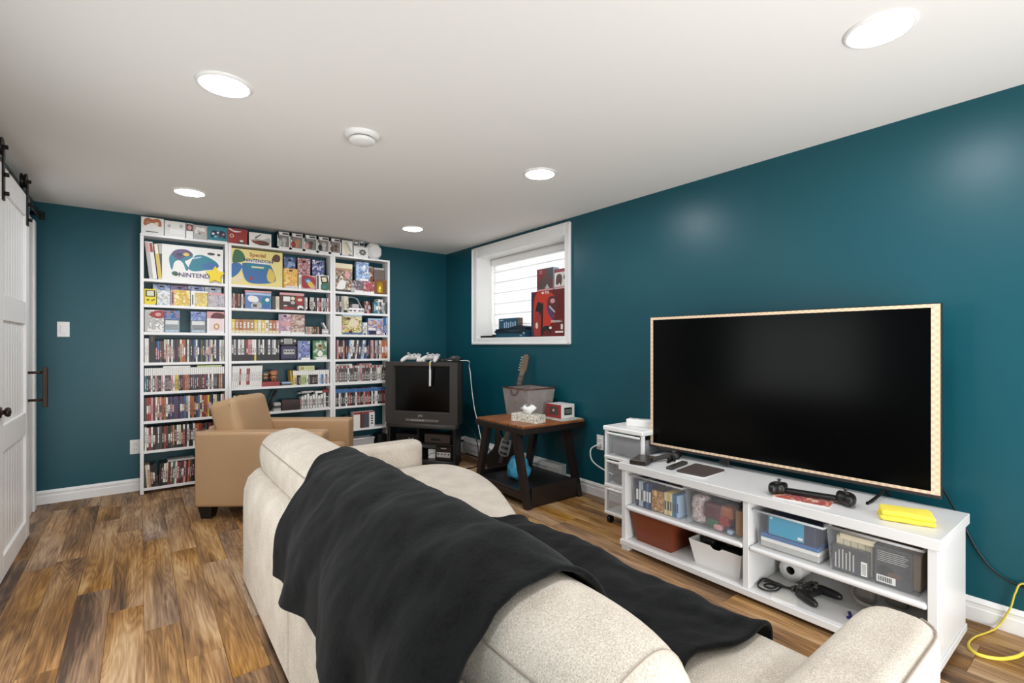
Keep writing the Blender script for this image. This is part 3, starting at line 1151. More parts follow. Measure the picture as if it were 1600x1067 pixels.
pbox('figure_box', 'silvery white figure box with a diagonal shine sixth in the top row', 'box', 533.8, 551.4, TZ, TZ + .158, .08, 'l', side='k', group='boxed figures on the bookcase top',
     art=[('r', (.06, .06, .94, .94), 'w'), ('p', [(.15, .85), (.5, .9), (.9, .35), (.85, .15)], 'l'), ('p', [(.12, .8), (.3, .85), (.8, .1), (.3, .1)], 'c'), ('r', (.6, .04, .9, .12), 'd')])
pbox('emblem_box', 'white carton with a dark flower-like emblem below the ceiling at right', 'box', 552.6, 575, TZ, TZ + .108, .11, 'w',
     art=[('p', [(.62 + r_ * math.cos(a), .5 + r_ * 1.15 * math.sin(a)) for i in range(16) for a, r_ in [(2 * math.pi * i / 16 + .2, (.3 if i % 2 == 0 else .2))]], 'd'), ('e', (.62, .5, .08, .09), 'l'),
          ('r', (.15, .28, .35, .33), 'l')])
pbox('figure_box', 'black and white carton lying atop the emblem carton', 'box', 552.4, 569.5, TZ + .109, TZ + .168, .09, 'l',
     art=[('p', [(.0, .1), (.45, .2), (.5, .9), (.1, .95)], 'd'), ('e', (.25, .6, .15, .2), 'w'), ('r', (.55, .2, .95, .8), 'k'), ('e', (.75, .75, .15, .12), 's')])
# faceted white lamp
t = thing('faceted_lamp', 'white faceted octagonal lamp on top of the right bookcase', 'lamp', (sx(586.5), 4.965, TZ), R(8))
oc = [(.094 * math.cos(R(22.5 + 45 * i)), .094 * math.sin(R(22.5 + 45 * i)) + .088) for i in range(8)]
Mx = Matrix(((1, 0, 0, 0), (0, 0, -1, 0), (0, 1, 0, 0), (0, 0, 0, 1)))
V = [(x, -.025, z) for x, z in oc] + [(x, .025, z) for x, z in oc] + [(x * .72, -.06, (z - .088) * .72 + .088) for x, z in oc] + [(x * .72, .06, (z - .088) * .72 + .088) for x, z in oc]
F = [(i, (i + 1) % 8, 8 + (i + 1) % 8, 8 + i) for i in range(8)] + [(i, 16 + i, 16 + (i + 1) % 8, (i + 1) % 8) for i in range(8)] + [(8 + i, 8 + (i + 1) % 8, 24 + (i + 1) % 8, 24 + i) for i in range(8)]
F += [tuple(range(16, 24)), tuple(range(24, 32))[::-1]]
MB().add(V, F).build('shade', M_WPL, t, local=True)
MB().box(-.035, .035, -.03, .03, 0, .012, .002).build('base', M_WPL, t, local=True)

# top shelf
z7 = SH[7]
for (pa, col, c2, h, lb) in ((226.5, 'l', 'i', .3, 'pinkish'), (232.5, 'w', 'r', .3, 'red-headed white'), (240.5, 'y', 'w', .288, 'yellow'), (247, 'd', 'l', .292, 'dark grey')):
    w = .026 if lb != 'dark grey' else .032
    x = sx(pa) + .012
    t = tag(MB().box(-w / 2, w / 2, 0, .14, 0, h, .0012, 0).box(-w / 2 + .001, w / 2 - .001, -.001, .002, h * .02, h * .98, 0, 1).box(-w * .35, w * .35, -.0016, 0, h * .72, h * .97, 0, 2).build('art_book', [P('w'), P(col), P(c2)]),
            f'{lb} tall book leaning left on the top shelf of the left bookcase', 'book', 'tall leaning books')
    t.location = (x + .03, SHF + .008, z7 + .002)
    t.rotation_euler = (0, R(-6), 0)
N64 = [('s', [(.16, .78), (.24, .88), (.38, .9), (.47, .82), (.49, .72), (.42, .62), (.36, .55), (.42, .38), (.38, .3), (.33, .5), (.26, .58), (.19, .5), (.16, .3), (.13, .38), (.11, .62)], 'q'),
       ('s', [(.16, .78), (.24, .88), (.38, .9), (.47, .82), (.47, .74), (.36, .68), (.26, .6), (.18, .68)], 'p'), ('e', (.38, .76, .05, .05), 'y'), ('e', (.27, .74, .05, .05), 'n'),
       ('s', [(.44, .5), (.52, .74), (.66, .78), (.84, .66), (.92, .52), (.86, .42), (.66, .34), (.5, .3), (.42, .36)], 'q'), ('s', [(.64, .5), (.78, .58), (.92, .52), (.86, .42), (.7, .4)], 'b'),
       ('p', [(.48, .68), (.62, .74), (.63, .71), (.49, .64)], 's'), ('e', (.79, .84, .065, .04), 'd'), ('e', (.92, .83, .03, .035), 'd'), ('e', (.2, .2, .05, .06), 'g'),
       ('t', ('64', .24, .17, .15, .9), 'd'), ('t', ('NINTENDO', .56, .17, .17, 1.0), 'p')]
pbox('console_box', 'large white console carton with teal gamepad picture on the top left shelf', 'box', 253, 349, z7, zt_(253, 380.5), .135, 'w', art=N64)
# plush star
t = thing('star_plush', 'small yellow star cushion in front of the large white carton', 'toy', (sx(336), SHF + .0, z7))
st = [((.074 if i % 2 == 0 else .043) * math.cos(R(90 + 36 * i)), (.08 if i % 2 == 0 else .046) * math.sin(R(90 + 36 * i)) + .066) for i in range(10)]
st2 = [tuple(p) for p in spline(st, 2, True)]
# the star sits on the front lip of the shelf
MB().pillow(st2, 0, .02, .008, 3, M=Mx @ Matrix.Translation((0, 0, .0))).build('star_body', mat('yellow_plush', 'f0d54a', .9, bump=.2), t, local=True)
PK = [('s', [(.0, .55), (.0, .2), (.12, .3), (.2, .5), (.14, .6)], 'b'), ('s', [(.2, .55), (.26, .62), (.7, .62), (.78, .55), (.86, .25), (.8, .12), (.5, .06), (.3, .1), (.22, .3)], 'b'),
      ('s', [(.28, .58), (.4, .6), (.7, .58), (.72, .48), (.5, .44), (.32, .46)], 'q'), ('r', (.38, .5, .62, .545), 'c'), ('s', [(.26, .68), (.4, .74), (.66, .72), (.78, .68), (.66, .63), (.35, .64)], 'w'),
      ('s', [(.68, .3), (.74, .52), (.84, .34), (.82, .14), (.72, .14)], 'y'), ('e', (.37, .2, .035, .05), 'r'), ('s', [(.02, .62), (.06, .95), (.2, .92), (.26, .7), (.14, .62)], 'g'),
      ('s', [(.02, .1), (.12, .26), (.2, .2), (.15, .06)], 'c'), ('s', [(.78, .75), (.84, .93), (.94, .9), (.93, .74)], 'u'),
      ('t', ('Special', .5, .86, .15, 1.0), 'o'), ('t', ('NINTENDO64', .52, .70, .12, 1.0), 'n')]
pbox('console_box', 'large yellow console carton with blue console picture on the middle top shelf', 'box', 361.5, 441.5, z7, zt_(361.5, 387), .135, mat('print_straw', 'ead98b', .4), side=mat('print_straw', 'ead98b', .4), art=PK)


def cov(seed, *cols, sc=24.):
    return collage(f'cover_{seed}', cols, sc, seed)


yb = SHF + .07
pbox('game_pack', 'small blue pack behind the orange pack on the middle top shelf', 'box', 443.5, 461.5, z7, zt_(452, 401.5, yb), .03, cov(1, '2f4a86', '6f86bb', '23315c', '98a9cf'), 'n', y=yb, flap=1)
pbox('game_pack', 'small red pack standing behind the handheld carton', 'box', 465, 484.8, z7, zt_(474, 403.5, yb), .03, cov(2, 'b4453c', 'd9a7a6', '8a2f30', 'd8c2c6'), 'r', y=yb, flap=1)
pbox('game_pack', 'small violet-blue pack at the back right of the middle top shelf', 'box', 488, 507, z7, zt_(498, 406.5, yb), .03, cov(3, '343a7c', '6a72ad', '262a58', 'dfe2f0'), 'n', y=yb, flap=1)
pbox('game_pack', 'orange-yellow pack beside the large yellow carton', 'box', 443, 465, z7 + .0, zt_(452, 419.5), .03, cov(4, 'e9a73a', 'f0c860', 'd98a35', 'f2d98a'), 'y', flap=1)
t = thing('white_dock', 'thin white rounded stand in front of the orange-yellow pack', 'stand', (sx(456), SHF - .0, z7))
MB().soft(-.055, .055, .0, .012, 0, .02, .005, 3).build('body', M_WPL, t, local=True)
MB().box(-.045, .045, -.0005, .001, .008, .012).build('slot', M_LGREY, t, local=True)
pbox('handheld_box', 'pink-red carton with a colourful handheld picture on the middle top shelf', 'box', 466.8, 493.2, z7, zt_(480, 430), .05, 'i',
     art=[('r', (.0, .0, .14, 1.0), 'w'), ('r', (.05, .3, .1, .8), 'n'), ('s', [(.18, .9), (.6, .95), (.95, .8), (.95, .3), (.6, .1), (.2, .15)], 'r'), ('s', [(.35, .7), (.62, .78), (.72, .55), (.45, .42)], 'b'),
          ('s', [(.5, .5), (.72, .56), (.9, .3), (.8, .14), (.62, .2)], 'y'), ('e', (.55, .58, .12, .1), 's')])
pbox('handheld_box', 'white carton with a green handheld picture at right of the middle top shelf', 'box', 494.4, 514, z7, zt_(504, 430), .05, 'w',
     art=[('r', (.04, .05, .18, .95), 'd'), ('p', [(.3, .92), (.88, .96), (.98, .5), (.42, .42)], 'k'), ('p', [(.4, .84), (.78, .88), (.84, .6), (.5, .54)], 'c'), ('s', [(.42, .42), (.98, .5), (.95, .04), (.4, .04), (.35, .2)], 'g'),
          ('e', (.62, .22, .12, .1), 'q')])
# right unit top shelf
pbox('game_box', 'cream and orange illustrated carton at left of the right top shelf', 'box', 524.2, 550.5, z7, zt_(530, 411), .05, cov(5, '4e4a48', 'cfc2a5', 'a86a48', '3f4a44', 'e4dcc8', sc=20), 'c',
     art=[('r', (.0, .82, 1, 1), 'c'), ('r', (.05, .77, .95, .83), 't'), ('e', (.7, .6, .16, .12), 'i'), ('s', [(.05, .1), (.3, .4), (.6, .35), (.5, .1)], 'w'), ('r', (0, 0, 1, .07), 'd')])
t = thing('toy_figurine', 'small grey winged figurine at the right end beside the illustrated carton', 'figurine', (sx(551), SHF + .0, z7))
MB().soft(-.022, .022, .0, .03, 0, .05, .012, 3).ell((0, .014, .075), .02, .018, .024).build('body', P('l'), t, local=True)
MB().prism([(.0, .05), (.03, .11), (.05, .1), (.035, .045)], .012, .016, M=Matrix(((1, 0, 0, 0), (0, 0, 1, 0), (0, 1, 0, 0), (0, 0, 0, 1)))).build('wing', P('d'), t, local=True)
pbox('game_box', 'small clear-cased dark carton under the blue carton on the right top shelf', 'box', 552.8, 567.6, z7, zt_(560, 438.5), .05, cov(6, '4a4752', '8a7f88', '2f2d38', 'c9a9b0', sc=30), 'l', art=[('r', (0, 0, 1, .2), 'w')])
pbox('game_box', 'small red-printed carton under the blue carton on the right top shelf', 'box', 568.2, 584.6, z7, zt_(576, 440), .05, cov(7, '9a2f38', 'c2606a', '7a2430', 'd8b0b0', sc=30), 'w', art=[('r', (0, 0, 1, .14), 'w')])
pbox('game_box', 'light blue figure carton stacked on the two small cartons', 'box', 556.5, 576.5, zt_(560, 438.2), zt_(566, 409.5), .045, cov(8, '5f8fc4', 'cfe0f2', '7aa5d6', '3c4a6e', 'e8eef6', sc=18), 's', art=[('r', (.25, 0, .95, .12), 'w'), ('e', (.6, .72, .15, .1), 'w')])
pbox('game_box', 'cream and brown carton standing behind the light blue carton', 'box', 574, 583.5, z7, zt_(578, 416.5, yb), .04, cov(9, 'd9cdb8', 'ece4d6', '9a7a5c', '7a4436', sc=18), 'c', y=yb)
pbox('game_box', 'grey-brown box standing at the right end of the right top shelf', 'box', 584.4, 600.5, z7, zt_(591, 418.5, yb), .04, mat('print_taupe', '6f655a', .5), 'd', y=yb, art=[('r', (0, .93, 1, 1), 'l')])
t = thing('mug_box', 'brown gift box with a golden mug in front', 'box', ((sx(585.6) + sx(604)) / 2, SHF + .006, z7))
hw = (sx(604) - sx(585.6)) / 2
MB().box(-hw, hw, .02, .06, 0, .15, .001).build('back_card', mat('print_rust', '7a4a26', .5), t, local=True)
MB().box(-hw, hw, 0, .06, 0, .006, .001).build('tray', mat('print_rust', '7a4a26', .5), t, local=True)
MB().lathe([(.0005, .006), (.034, .006), (.037, .02), (.038, .115), (.035, .115), (.034, .02), (.0005, .018)], 20, M=Matrix.Translation((0, .04, 0)) @ Matrix.Scale(1.1, 4)).build('golden_mug', mat('gold_glaze', 'c9a43a', .3, .5), t, local=True)

# second shelf, left
z6 = SH[6]


def handheld(label, x, y, z, w, h, m, tilt=0.):
    t = thing('handheld_console', label, 'console', (x, y, z), 0, rot=(R(-tilt), 0, 0))
    po = [(-w / 2, 0), (w / 2 - .01, 0), (w / 2, .012), (w / 2, h), (-w / 2, h)]
    MB().pillow(po, 0, .02, .003, 2, M=Mx @ Matrix.Translation((0, 0, -.02))).build('shell', m, t, local=True)
    b = MB().box(-w * .4, w * .4, -.0014, .001, h * .5, h * .92, .001).build('screen_frame', M_BLK, t, local=True)
    MB().box(-w * .29, w * .29, -.0022, -.001, h * .56, h * .87).build('screen', mat('lcd', 'd8d6b4', .3), b, local=True)
    MB().box(-w * .32, -w * .1, -.003, 0, h * .27, h * .32).box(-w * .24, -w * .18, -.003, 0, h * .24, h * .35).build('direction_pad', M_BLK, t, local=True)
    for a_, b_ in ((.14, .27), (.3, .32)):
        MB().tube([(w * a_, 0, h * b_), (w * a_, -.003, h * b_)], w * .07, 10).build('button', M_DGREY, t, local=True)
    return t


handheld('yellow handheld console standing at the left of the second shelf', sx(235), SHF + .004, z6, sx(244.6) - sx(225.6), .128, mat('yellow_shell', 'e8d22e', .35), 4)
for i, (a, b, tp, cols, nm) in enumerate(((239, 266, 443.5, ('8ea6cc', '5a78ae', 'c8d2e4'), 'blue hanging pack behind the yellow handheld console'), (267, 293.5, 445.5, ('6a4a7e', '9a6a8e', '8a90bc'), 'violet hanging pack behind the yellow fronted game carton'),
                                          (294.2, 319, 446.5, ('9aa8d0', '6e7ab4', 'c2c8e0'), 'lilac-blue hanging pack on the second left shelf'), (320, 346, 448, ('c4bcd0', 'a8b4c4', 'd8d4dc'), 'pale lilac hanging pack on the second left shelf'))):
    pbox('game_pack', nm, 'box', a, b, z6, zt_(a, tp, yb), .03, cov(20 + i, *cols), 'w', y=yb, flap=1)
pbox('game_box', 'white and pale blue illustrated carton beside the yellow handheld', 'box', 245.4, 266.4, z6, zt_(256, 453.5), .04, cov(24, 'b9cfe0', 'f0f2f2', '6f8aae', 'e8dfc8', 'dbe6ee'), 'w')
pbox('game_box', 'yellow fronted game carton with red side strip', 'box', 267.2, 297.2, z6, zt_(280, 453), .04, cov(25, 'd9b23c', 'ecd772', 'c79a34', 'f0e6a0'), 'w', art=[('r', (0, 0, .17, 1), 'i'), ('p', [(.05, .12), (.12, .12), (.12, .85), (.05, .85)], 'm')])
pbox('game_box', 'white edged game carton with yellow picture', 'box', 298.4, 324.4, z6, zt_(310, 455), .04, cov(26, 'e3cf55', 'f0e59a', 'c9a83c', 'd7c9a0'), 'w', art=[('r', (0, 0, .22, 1), 'w'), ('r', (.07, .1, .14, .75), 'd'), ('r', (.22, .9, 1, 1), 'w')])
pbox('game_box', 'game carton with grey zebra-like drawing at the right end', 'box', 325.2, 350.6, z6, zt_(337, 458), .04, cov(27, '5a5a60', 'e4e2de', '74747c', 'd2ccd6', 'b49a98', sc=34), 'w', art=[('r', (0, .86, 1, 1), 'i')])
# second shelf, middle
pbox('game_box', 'blue carton with a pale console and round teal shape, second middle shelf', 'box', 382.8, 424, z6, zt_(390, 453.5), .06, mat('print_steel_blue', '5f7fae', .4), 'r',
     art=[('r', (0, .9, 1, 1), 'i'), ('r', (.02, .76, .98, .87), 's'), ('s', [(.1, .6), (.2, .72), (.45, .66), (.5, .42), (.3, .36), (.15, .42)], 'w'), ('s', [(.25, .05), (.26, .3), (.58, .36), (.6, .05)], 'l'), ('r', (.3, .1, .44, .25), 'd'),
          ('e', (.8, .42, .19, .3), 'q'), ('e', (.84, .52, .08, .1), 'w'), ('e', (.78, .18, .16, .14), 'b')])
pbox('game_box', 'dark brown and red carton with white panels, second middle shelf', 'box', 437, 475.2, z6, zt_(445, 457), .06, mat('print_umber', '4a3430', .4), 'u',
     art=[('r', (0, .86, 1, 1), 'i'), ('r', (.14, .5, .42, .78), 'w'), ('e', (.53, .68, .09, .1), 'c'), ('e', (.53, .44, .09, .1), 'l'), ('s', [(.66, .4), (.64, .75), (.8, .85), (.97, .72), (.97, .35), (.8, .3)], 'r'), ('e', (.82, .62, .1, .08), 'c'),
          ('r', (.14, .03, .62, .17), 'r'), ('r', (.16, .22, .3, .28), 'w'), ('e', (.84, .16, .13, .14), 'w'), ('e', (.86, .08, .1, .07), 'k')])
# second shelf, right: white console with arched handle
xc = (sx(545) + sx(570)) / 2
t = thing('white_console', 'white game console with a raised grey arch on the right second shelf', 'console', (xc, SHF + .01, z6))
MB().box(-.082, .082, 0, .11, 0, .05, .006).build('lower_body', M_WPL, t, local=True)
MB().box(-.045, .03, .004, .1, .05, .09, .008).build('raised_block', M_LGREY, t, local=True)
for a in (-.06, -.02, .03, .06):
    MB().box(a - .012, a + .012, -.0006, .002, .016, .028).build('port', M_DGREY, t, local=True)
MB().tube(spline([(-.085, .05, .158), (-.03, .05, .162), (.02, .05, .145), (.045, .05, .1), (.075, .05, .052)], 6), .011, 8, flat=.6).build('arch_handle', mat('pale_steel', 'a9b4bd', .35), t, local=True)
MB().box(-.085, .0, .09, .1, .05, .14, .002).build('dark_back_plate', M_BLK, t, local=True)
pbox('small_carton', 'tiny white and dark carton lying on the green cases', 'box', 588, 598, z6 + .123, z6 + .152, .06, 'w', art=[('r', (0, .3, .3, .9), 'd'), ('e', (.7, .6, .15, .25), 'i')])

# third shelf, left
z5 = SH[5]
pbox('game_box', 'white and red carton with patterned grey side at left of the third shelf', 'box', 226, 256, z5, zt_(240, 484), .05, cov(30, 'd9d6d0', 'b9b4ac', '9a9a9c', 'efece6', sc=30), 'w',
     art=[('r', (0, 0, .14, 1), 'l'), ('s', [(.25, .75), (.4, .92), (.95, .98), (1.0, .68), (.6, .62)], 'r'), ('e', (.7, .8, .16, .08), 'i'), ('r', (.18, .03, .9, .12), 'w')])


def blister(label, a, b, top, cols, seed, clearpart=True, dark=False):
    w = sx(b) - sx(a)
    h = zt_((a + b) / 2, top) - z5
    t = thing('hanging_pack', label, 'box', ((sx(a) + sx(b)) / 2, SHF + .012, z5))
    MB().box(-w / 2, w / 2, 0, .002, h * .58, h, .0005).build('header_card', cov(seed, *cols), t, local=True)
    MB().box(-w * .12, w * .12, -.0004, .001, h * .9, h * .95).build('hang_slot', M_BLK, t, local=True)
    MB().box(-w / 2, w / 2, 0, .04, 0, h * .575, .004).build('blister', clear('blister_plastic', 'e8f0f2', .28, .1), t, local=True)
    MB().box(-w * .42, w * .42, .004, .012, h * .36, h * .55, .002).build('insert_card', P('w'), t, local=True)
    MB().box(-w * .42, w * .42, .004, .03, h * .02, h * .12, .002).build('lower_card', P('s'), t, local=True)
    if dark:
        MB().soft(-w * .3, w * .36, .01, .034, h * .18, h * .3, .01, 3).build('accessory', P('d'), t, local=True)


blister('blue and orange hanging pack with clear blister, third left shelf', 256.6, 281, 485, ('4a78ae', 'b06a4a', '5f8fc4', '3c5a8a'), 31)
blister('lilac-blue hanging pack with clear blister, third left shelf', 298, 322, 487, ('8a9cc8', 'aab6d8', '6a7cb0'), 32, dark=True)
pbox('game_box', 'white and crimson carton with a metal badge at right of the third left shelf', 'box', 323.4, 350.4, z5, zt_(336, 487), .05, 'w',
     art=[('r', (0, .68, 1, 1), 'i'), ('s', [(.2, .72), (.45, .95), (.95, .9), (.98, .7), (.6, .68)], 'm'), ('r', (.14, .1, .95, .66), mat('print_rose', 'ead6d6', .4)), ('e', (.55, .3, .17, .15), 't'), ('e', (.55, .3, .1, .09), 'c')])
# third shelf, middle
pbox('game_box', 'violet and rose carton with a white lower edge, third middle shelf', 'box', 436.8, 454.4, z5, zt_(440, 490.5), .05, cov(33, '8a80b0', 'b8a0b8', 'a06a78', 'd8c0c4'), 'w', flap=1, art=[('r', (.1, 0, 1, .14), 'w'), ('r', (.15, .42, 1, .62), 'i')])
pbox('game_box', 'rose and cream illustrated carton, third middle shelf', 'box', 455.2, 476.2, z5, zt_(465, 491.5), .05, cov(34, 'dcc8b8', 'a8706c', 'e8dccc', '6e4a4a', 'c89c90'), 'c', art=[('r', (.0, 0, 1, .1), 'w')])
for k in range(3):
    tag(MB().box(sx(503.5), sx(513.5), SHF + .008, SHF + .1, z5 + k * .018, z5 + k * .018 + .0172, .001).build('cartridge_case', P('lwl'[k])), f'{("lowest", "middle", "uppermost")[k]} pale case of the small flat stack at the third shelf end', 'case', 'small flat stack on the third shelf')
t = MB().box(-.006, .006, 0, .07, 0, .065, .001).build('cartridge_case', P('w'))
t.location = (sx(510), SHF + .01, z5 + .056)
t.rotation_euler = (0, R(-28), 0)
tag(t, 'white case leaning on top of the small flat stack', 'case')
# third shelf, right
pbox('white_carton', 'blank white carton at left of the right third shelf', 'box', 524, 534, z5, zt_(529, 493.5), .12, 'w')
pbox('game_box', 'large golden cave-scene carton on the right third shelf', 'box', 534.8, 565.4, z5, zt_(550, 492), .1, cov(35, '8a7434', 'd8c878', '6a5a2c', 'efe6b8', 'b49c4c', sc=13), 'c',
     art=[('s', [(.3, .5), (.45, .8), (.7, .75), (.85, .55), (.6, .4)], 'c'), ('t', ('MYSTIC', .34, .8, .12, .8), 'u') if False else ('e', (.3, .8, .12, .06), 'u'), ('r', (.02, .02, .98, .1), 'b'), ('e', (.1, .36, .1, .07), 'i'), ('r', (.17, .16, .3, .27), 'y'), ('e', (.42, .14, .1, .07), 'm'),
          ('r', (0, .93, 1, 1), 's')])
pbox('game_box', 'blue carton with an orange and white picture on the right third shelf', 'box', 575, 598.4, z5, zt_(585, 497.5), .08, cov(36, '4a5fa0', 'c47a52', 'e2d4d0', '5a6fb0', 'd49a5a', sc=17), 'b',
     art=[('r', (0, .9, 1, 1), 's'), ('r', (.02, .3, .5, .42), 'w'), ('r', (.05, .03, .55, .26), 'n'), ('e', (.68, .16, .14, .1), 'w')])

# fourth shelf, middle: cube console with handheld on top
z4 = SH[4]
x0, x1 = sx(438.5), sx(464)
t = thing('cube_console', 'indigo cube-shaped game console with a silver port panel on the fourth middle shelf', 'console', ((x0 + x1) / 2, SHF + .008, z4))
w = x1 - x0
M_IND = mat('indigo_shell', '3d3a55', .4)
MB().box(-w / 2, w / 2, 0, .13, .004, .135, .008).build('shell', M_IND, t, local=True)
fp = MB().box(-w * .32, w * .36, -.002, .004, .055, .1, .002).build('port_panel', M_LGREY, t, local=True)
for i in range(4):
    xx = -w * .23 + i * w * .165
    MB().tube([(xx, -.0022, .082), (xx, -.0034, .082)], .0075, 10).build('port', M_BLK, fp, local=True)
MB().box(-w * .46, w * .46, -.006, .004, .008, .02, .003).build('lower_lip', mat('indigo_dark', '2a2840', .4), t, local=True)
for xx in (-w * .4, w * .4):
    for yy in (.02, .11):
        MB().box(xx - .008, xx + .008, yy - .008, yy + .008, 0, .005).build('foot', M_BLK, t, local=True)
t = thing('handheld_console', 'wide dark handheld console lying atop the indigo cube console', 'console', ((x0 + x1) / 2 - .003, SHF + .012, z4 + .135), rot=(R(-6), 0, 0))
po = [tuple(p) for p in spline([(-.078, .03), (-.07, .066), (-.03, .078), (.03, .078), (.07, .066), (.078, .03), (.06, .004), (0, 0), (-.06, .004)], 3, True)]
MB().pillow(po, 0, .024, .006, 3, M=Mx @ Matrix.Translation((0, 0, -.024))).build('shell', M_DGREY, t, local=True)
fr_ = MB().box(-.036, .036, -.0015, .002, .018, .066, .001).build('screen_frame', M_LGREY, t, local=True)
MB().box(-.028, .028, -.0022, 0, .024, .06).build('screen', mat('lcd_grey', '9a9a90', .25), fr_, local=True)
for xx in (-.056, .056):
    MB().tube([(xx, 0, .045), (xx, -.004, .045)], .011, 12).build('button', M_LGREY, t, local=True)
pbox('game_box', 'blue and white illustrated carton right of the indigo console', 'box', 466, 484.6, z4, zt_(475, 532.5), .05, cov(40, '5a66a8', 'c8d0e8', '3a4684', '8a94c8', sc=20), 'w', art=[('r', (.25, 0, 1, .12), 'w')])
pbox('game_box', 'green illustrated carton at the right of the fourth middle shelf', 'box', 489, 511, z4, zt_(500, 532), .05, cov(41, '3f7d46', '5a9a58', '2c5a34', 'c4cfbc', sc=16), 'g',
     art=[('r', (.25, 0, 1, .13), 'w'), ('e', (.5, .68, .17, .14), 't'), ('e', (.5, .72, .12, .06), 'u'), ('s', [(.3, .3), (.5, .5), (.7, .32), (.55, .16), (.4, .18)], 'w')])

# fifth shelf
z3 = SH[3]
for a, b, ch, lb in ((255, 297.5, 'w', 'left'), (308, 347, 'v', 'right')):
    tag(MB().box(sx(a), sx(b), SHF + .008, SHF + .14, z3 + .1925, z3 + .2055, .001).build('game_case', P(ch)), f'{PAL[ch][0]} game case lying flat on the upright cases, fifth shelf, {lb} one', 'case')
for a, b, ch, lb in ((525.5, 550.5, 'w', 'left'), (562, 581, 'i', 'right')):
    tag(MB().box(sx(a), sx(b), SHF + .008, SHF + .11, z3 + .1705, z3 + .187, .001).box(sx(a) + .02, sx(b) - .03, SHF + .0075, SHF + .009, z3 + .175, z3 + .182, 0, 1).build('game_case', [P(ch), P('d')]), f'{PAL[ch][0]} slim case lying flat on the right fifth shelf, {lb} one', 'case')
pbox('red_box', 'bright red flat box under the two figurines', 'box', 408.6, 437, z3, z3 + .042, .1, 'r', side='r')


def figurine(label, px, m1, m2, h):
    t = thing('toy_figurine', label, 'figurine', (sx(px), SHF + .045, z3 + .042))
    for s_ in (-1, 1):
        MB().tube([(s_ * h * .12, 0, 0), (s_ * h * .12, 0, h * .3)], h * .09, 8).build('leg', m1, t, local=True)
        MB().tube([(s_ * h * .2, 0, h * .48), (s_ * h * .32, -.004, h * .28)], h * .06, 8).build('arm', m1, t, local=True)
    MB().soft(-h * .2, h * .2, -h * .14, h * .14, h * .25, h * .55, h * .1, 3).build('torso', m2, t, local=True)
    hd = MB().soft(-h * .3, h * .3, -h * .22, h * .22, h * .52, h, h * .12, 3).build('head', m1, t, local=True)
    MB().box(-h * .2, h * .2, -h * .235, -h * .2, h * .62, h * .78, .001).build('face', m2, hd, local=True)
    for s_ in (-1, 1):
        MB().ell((s_ * h * .3, 0, h * .8), h * .08, h * .05, h * .1).build('ear', m1, hd, local=True)


figurine('dark grey big-headed figurine standing on the red box', 416, P('d'), P('t'), .094)
figurine('orange big-headed figurine standing on the red box', 429, P('o'), P('t'), .1)
for k, (a, b, ch, lb) in enumerate(((440, 456, 'd', 'dark lower'), (441, 455, 's', 'pale blue upper'))):
    tag(MB().box(sx(a), sx(b), SHF + .01, SHF + .12, z3 + .0 + k * .018, z3 + .017 + k * .018 - k * .004, .001).build('flat_case', P(ch)), f'{lb} flat case right of the red box', 'case')
t = MB().box(-.006, .006, 0, .12, 0, .135, .001).build('game_case', mat('print_mustard', 'c9a13c', .4))
t.location = (sx(456.6), SHF + .012, z3 + .001)
t.rotation_euler = (0, R(-5), 0)
tag(t, 'mustard case leaning against the low row on the fifth shelf', 'case')
pbox('cartridge_pack', 'pale green-yellow carton lying on top of the low game row', 'box', 467.5, 491.5, z3 + .137, z3 + .178, .09, mat('print_pale_olive', 'd9d59a', .4), art=[('e', (.2, .5, .12, .28), 'u'), ('e', (.2, .5, .07, .16), 'y'), ('r', (.4, .3, .9, .7), 'v')])
tag(MB().box(sx(497), sx(507), SHF + .01, SHF + .1, z3 + .136, z3 + .149, .001).build('flat_case', P('n')), 'navy flat case lying on the low row at right', 'case')

# sixth shelf, middle
z2 = SH[2]
t = thing('folding_stand', 'black folding arm leaning on the sixth middle shelf', 'stand', (sx(421), SHF + .03, z2))
MB().tube([(-.02, .02, .004), (.055, .02, .19)], .011, 8, flat=.6).build('strut', M_BLACKM, t, local=True)
MB().tube([(.0, .02, .01), (.062, .02, .165)], .006, 8).build('brace', M_DGREY, t, local=True)
MB().box(.05, .075, .01, .03, .17, .2, .002).build('hook', M_BLACKM, t, local=True)
MB().box(-.035, .02, 0, .04, 0, .008, .002).build('foot', M_BLACKM, t, local=True)
for k in range(3):
    tag(MB().box(sx(428) + .002 * k, sx(439), SHF + .01, SHF + .11, z2 + k * .026, z2 + k * .026 + .025, .001).build('flat_case', P('ldl'[k])), f'{("light grey lowest", "dark grey middle", "light grey uppermost")[k]} case of the short stack beside the maroon box', 'case')
pbox('maroon_box', 'dark maroon wooden box on the sixth middle shelf', 'box', 440.5, 468.5, z2, z2 + .1, .11, mat('maroon_lacquer', '33201d', .3), side=mat('maroon_lacquer', '33201d', .3), art=[('r', (.0, .82, 1, .86), 'm')])
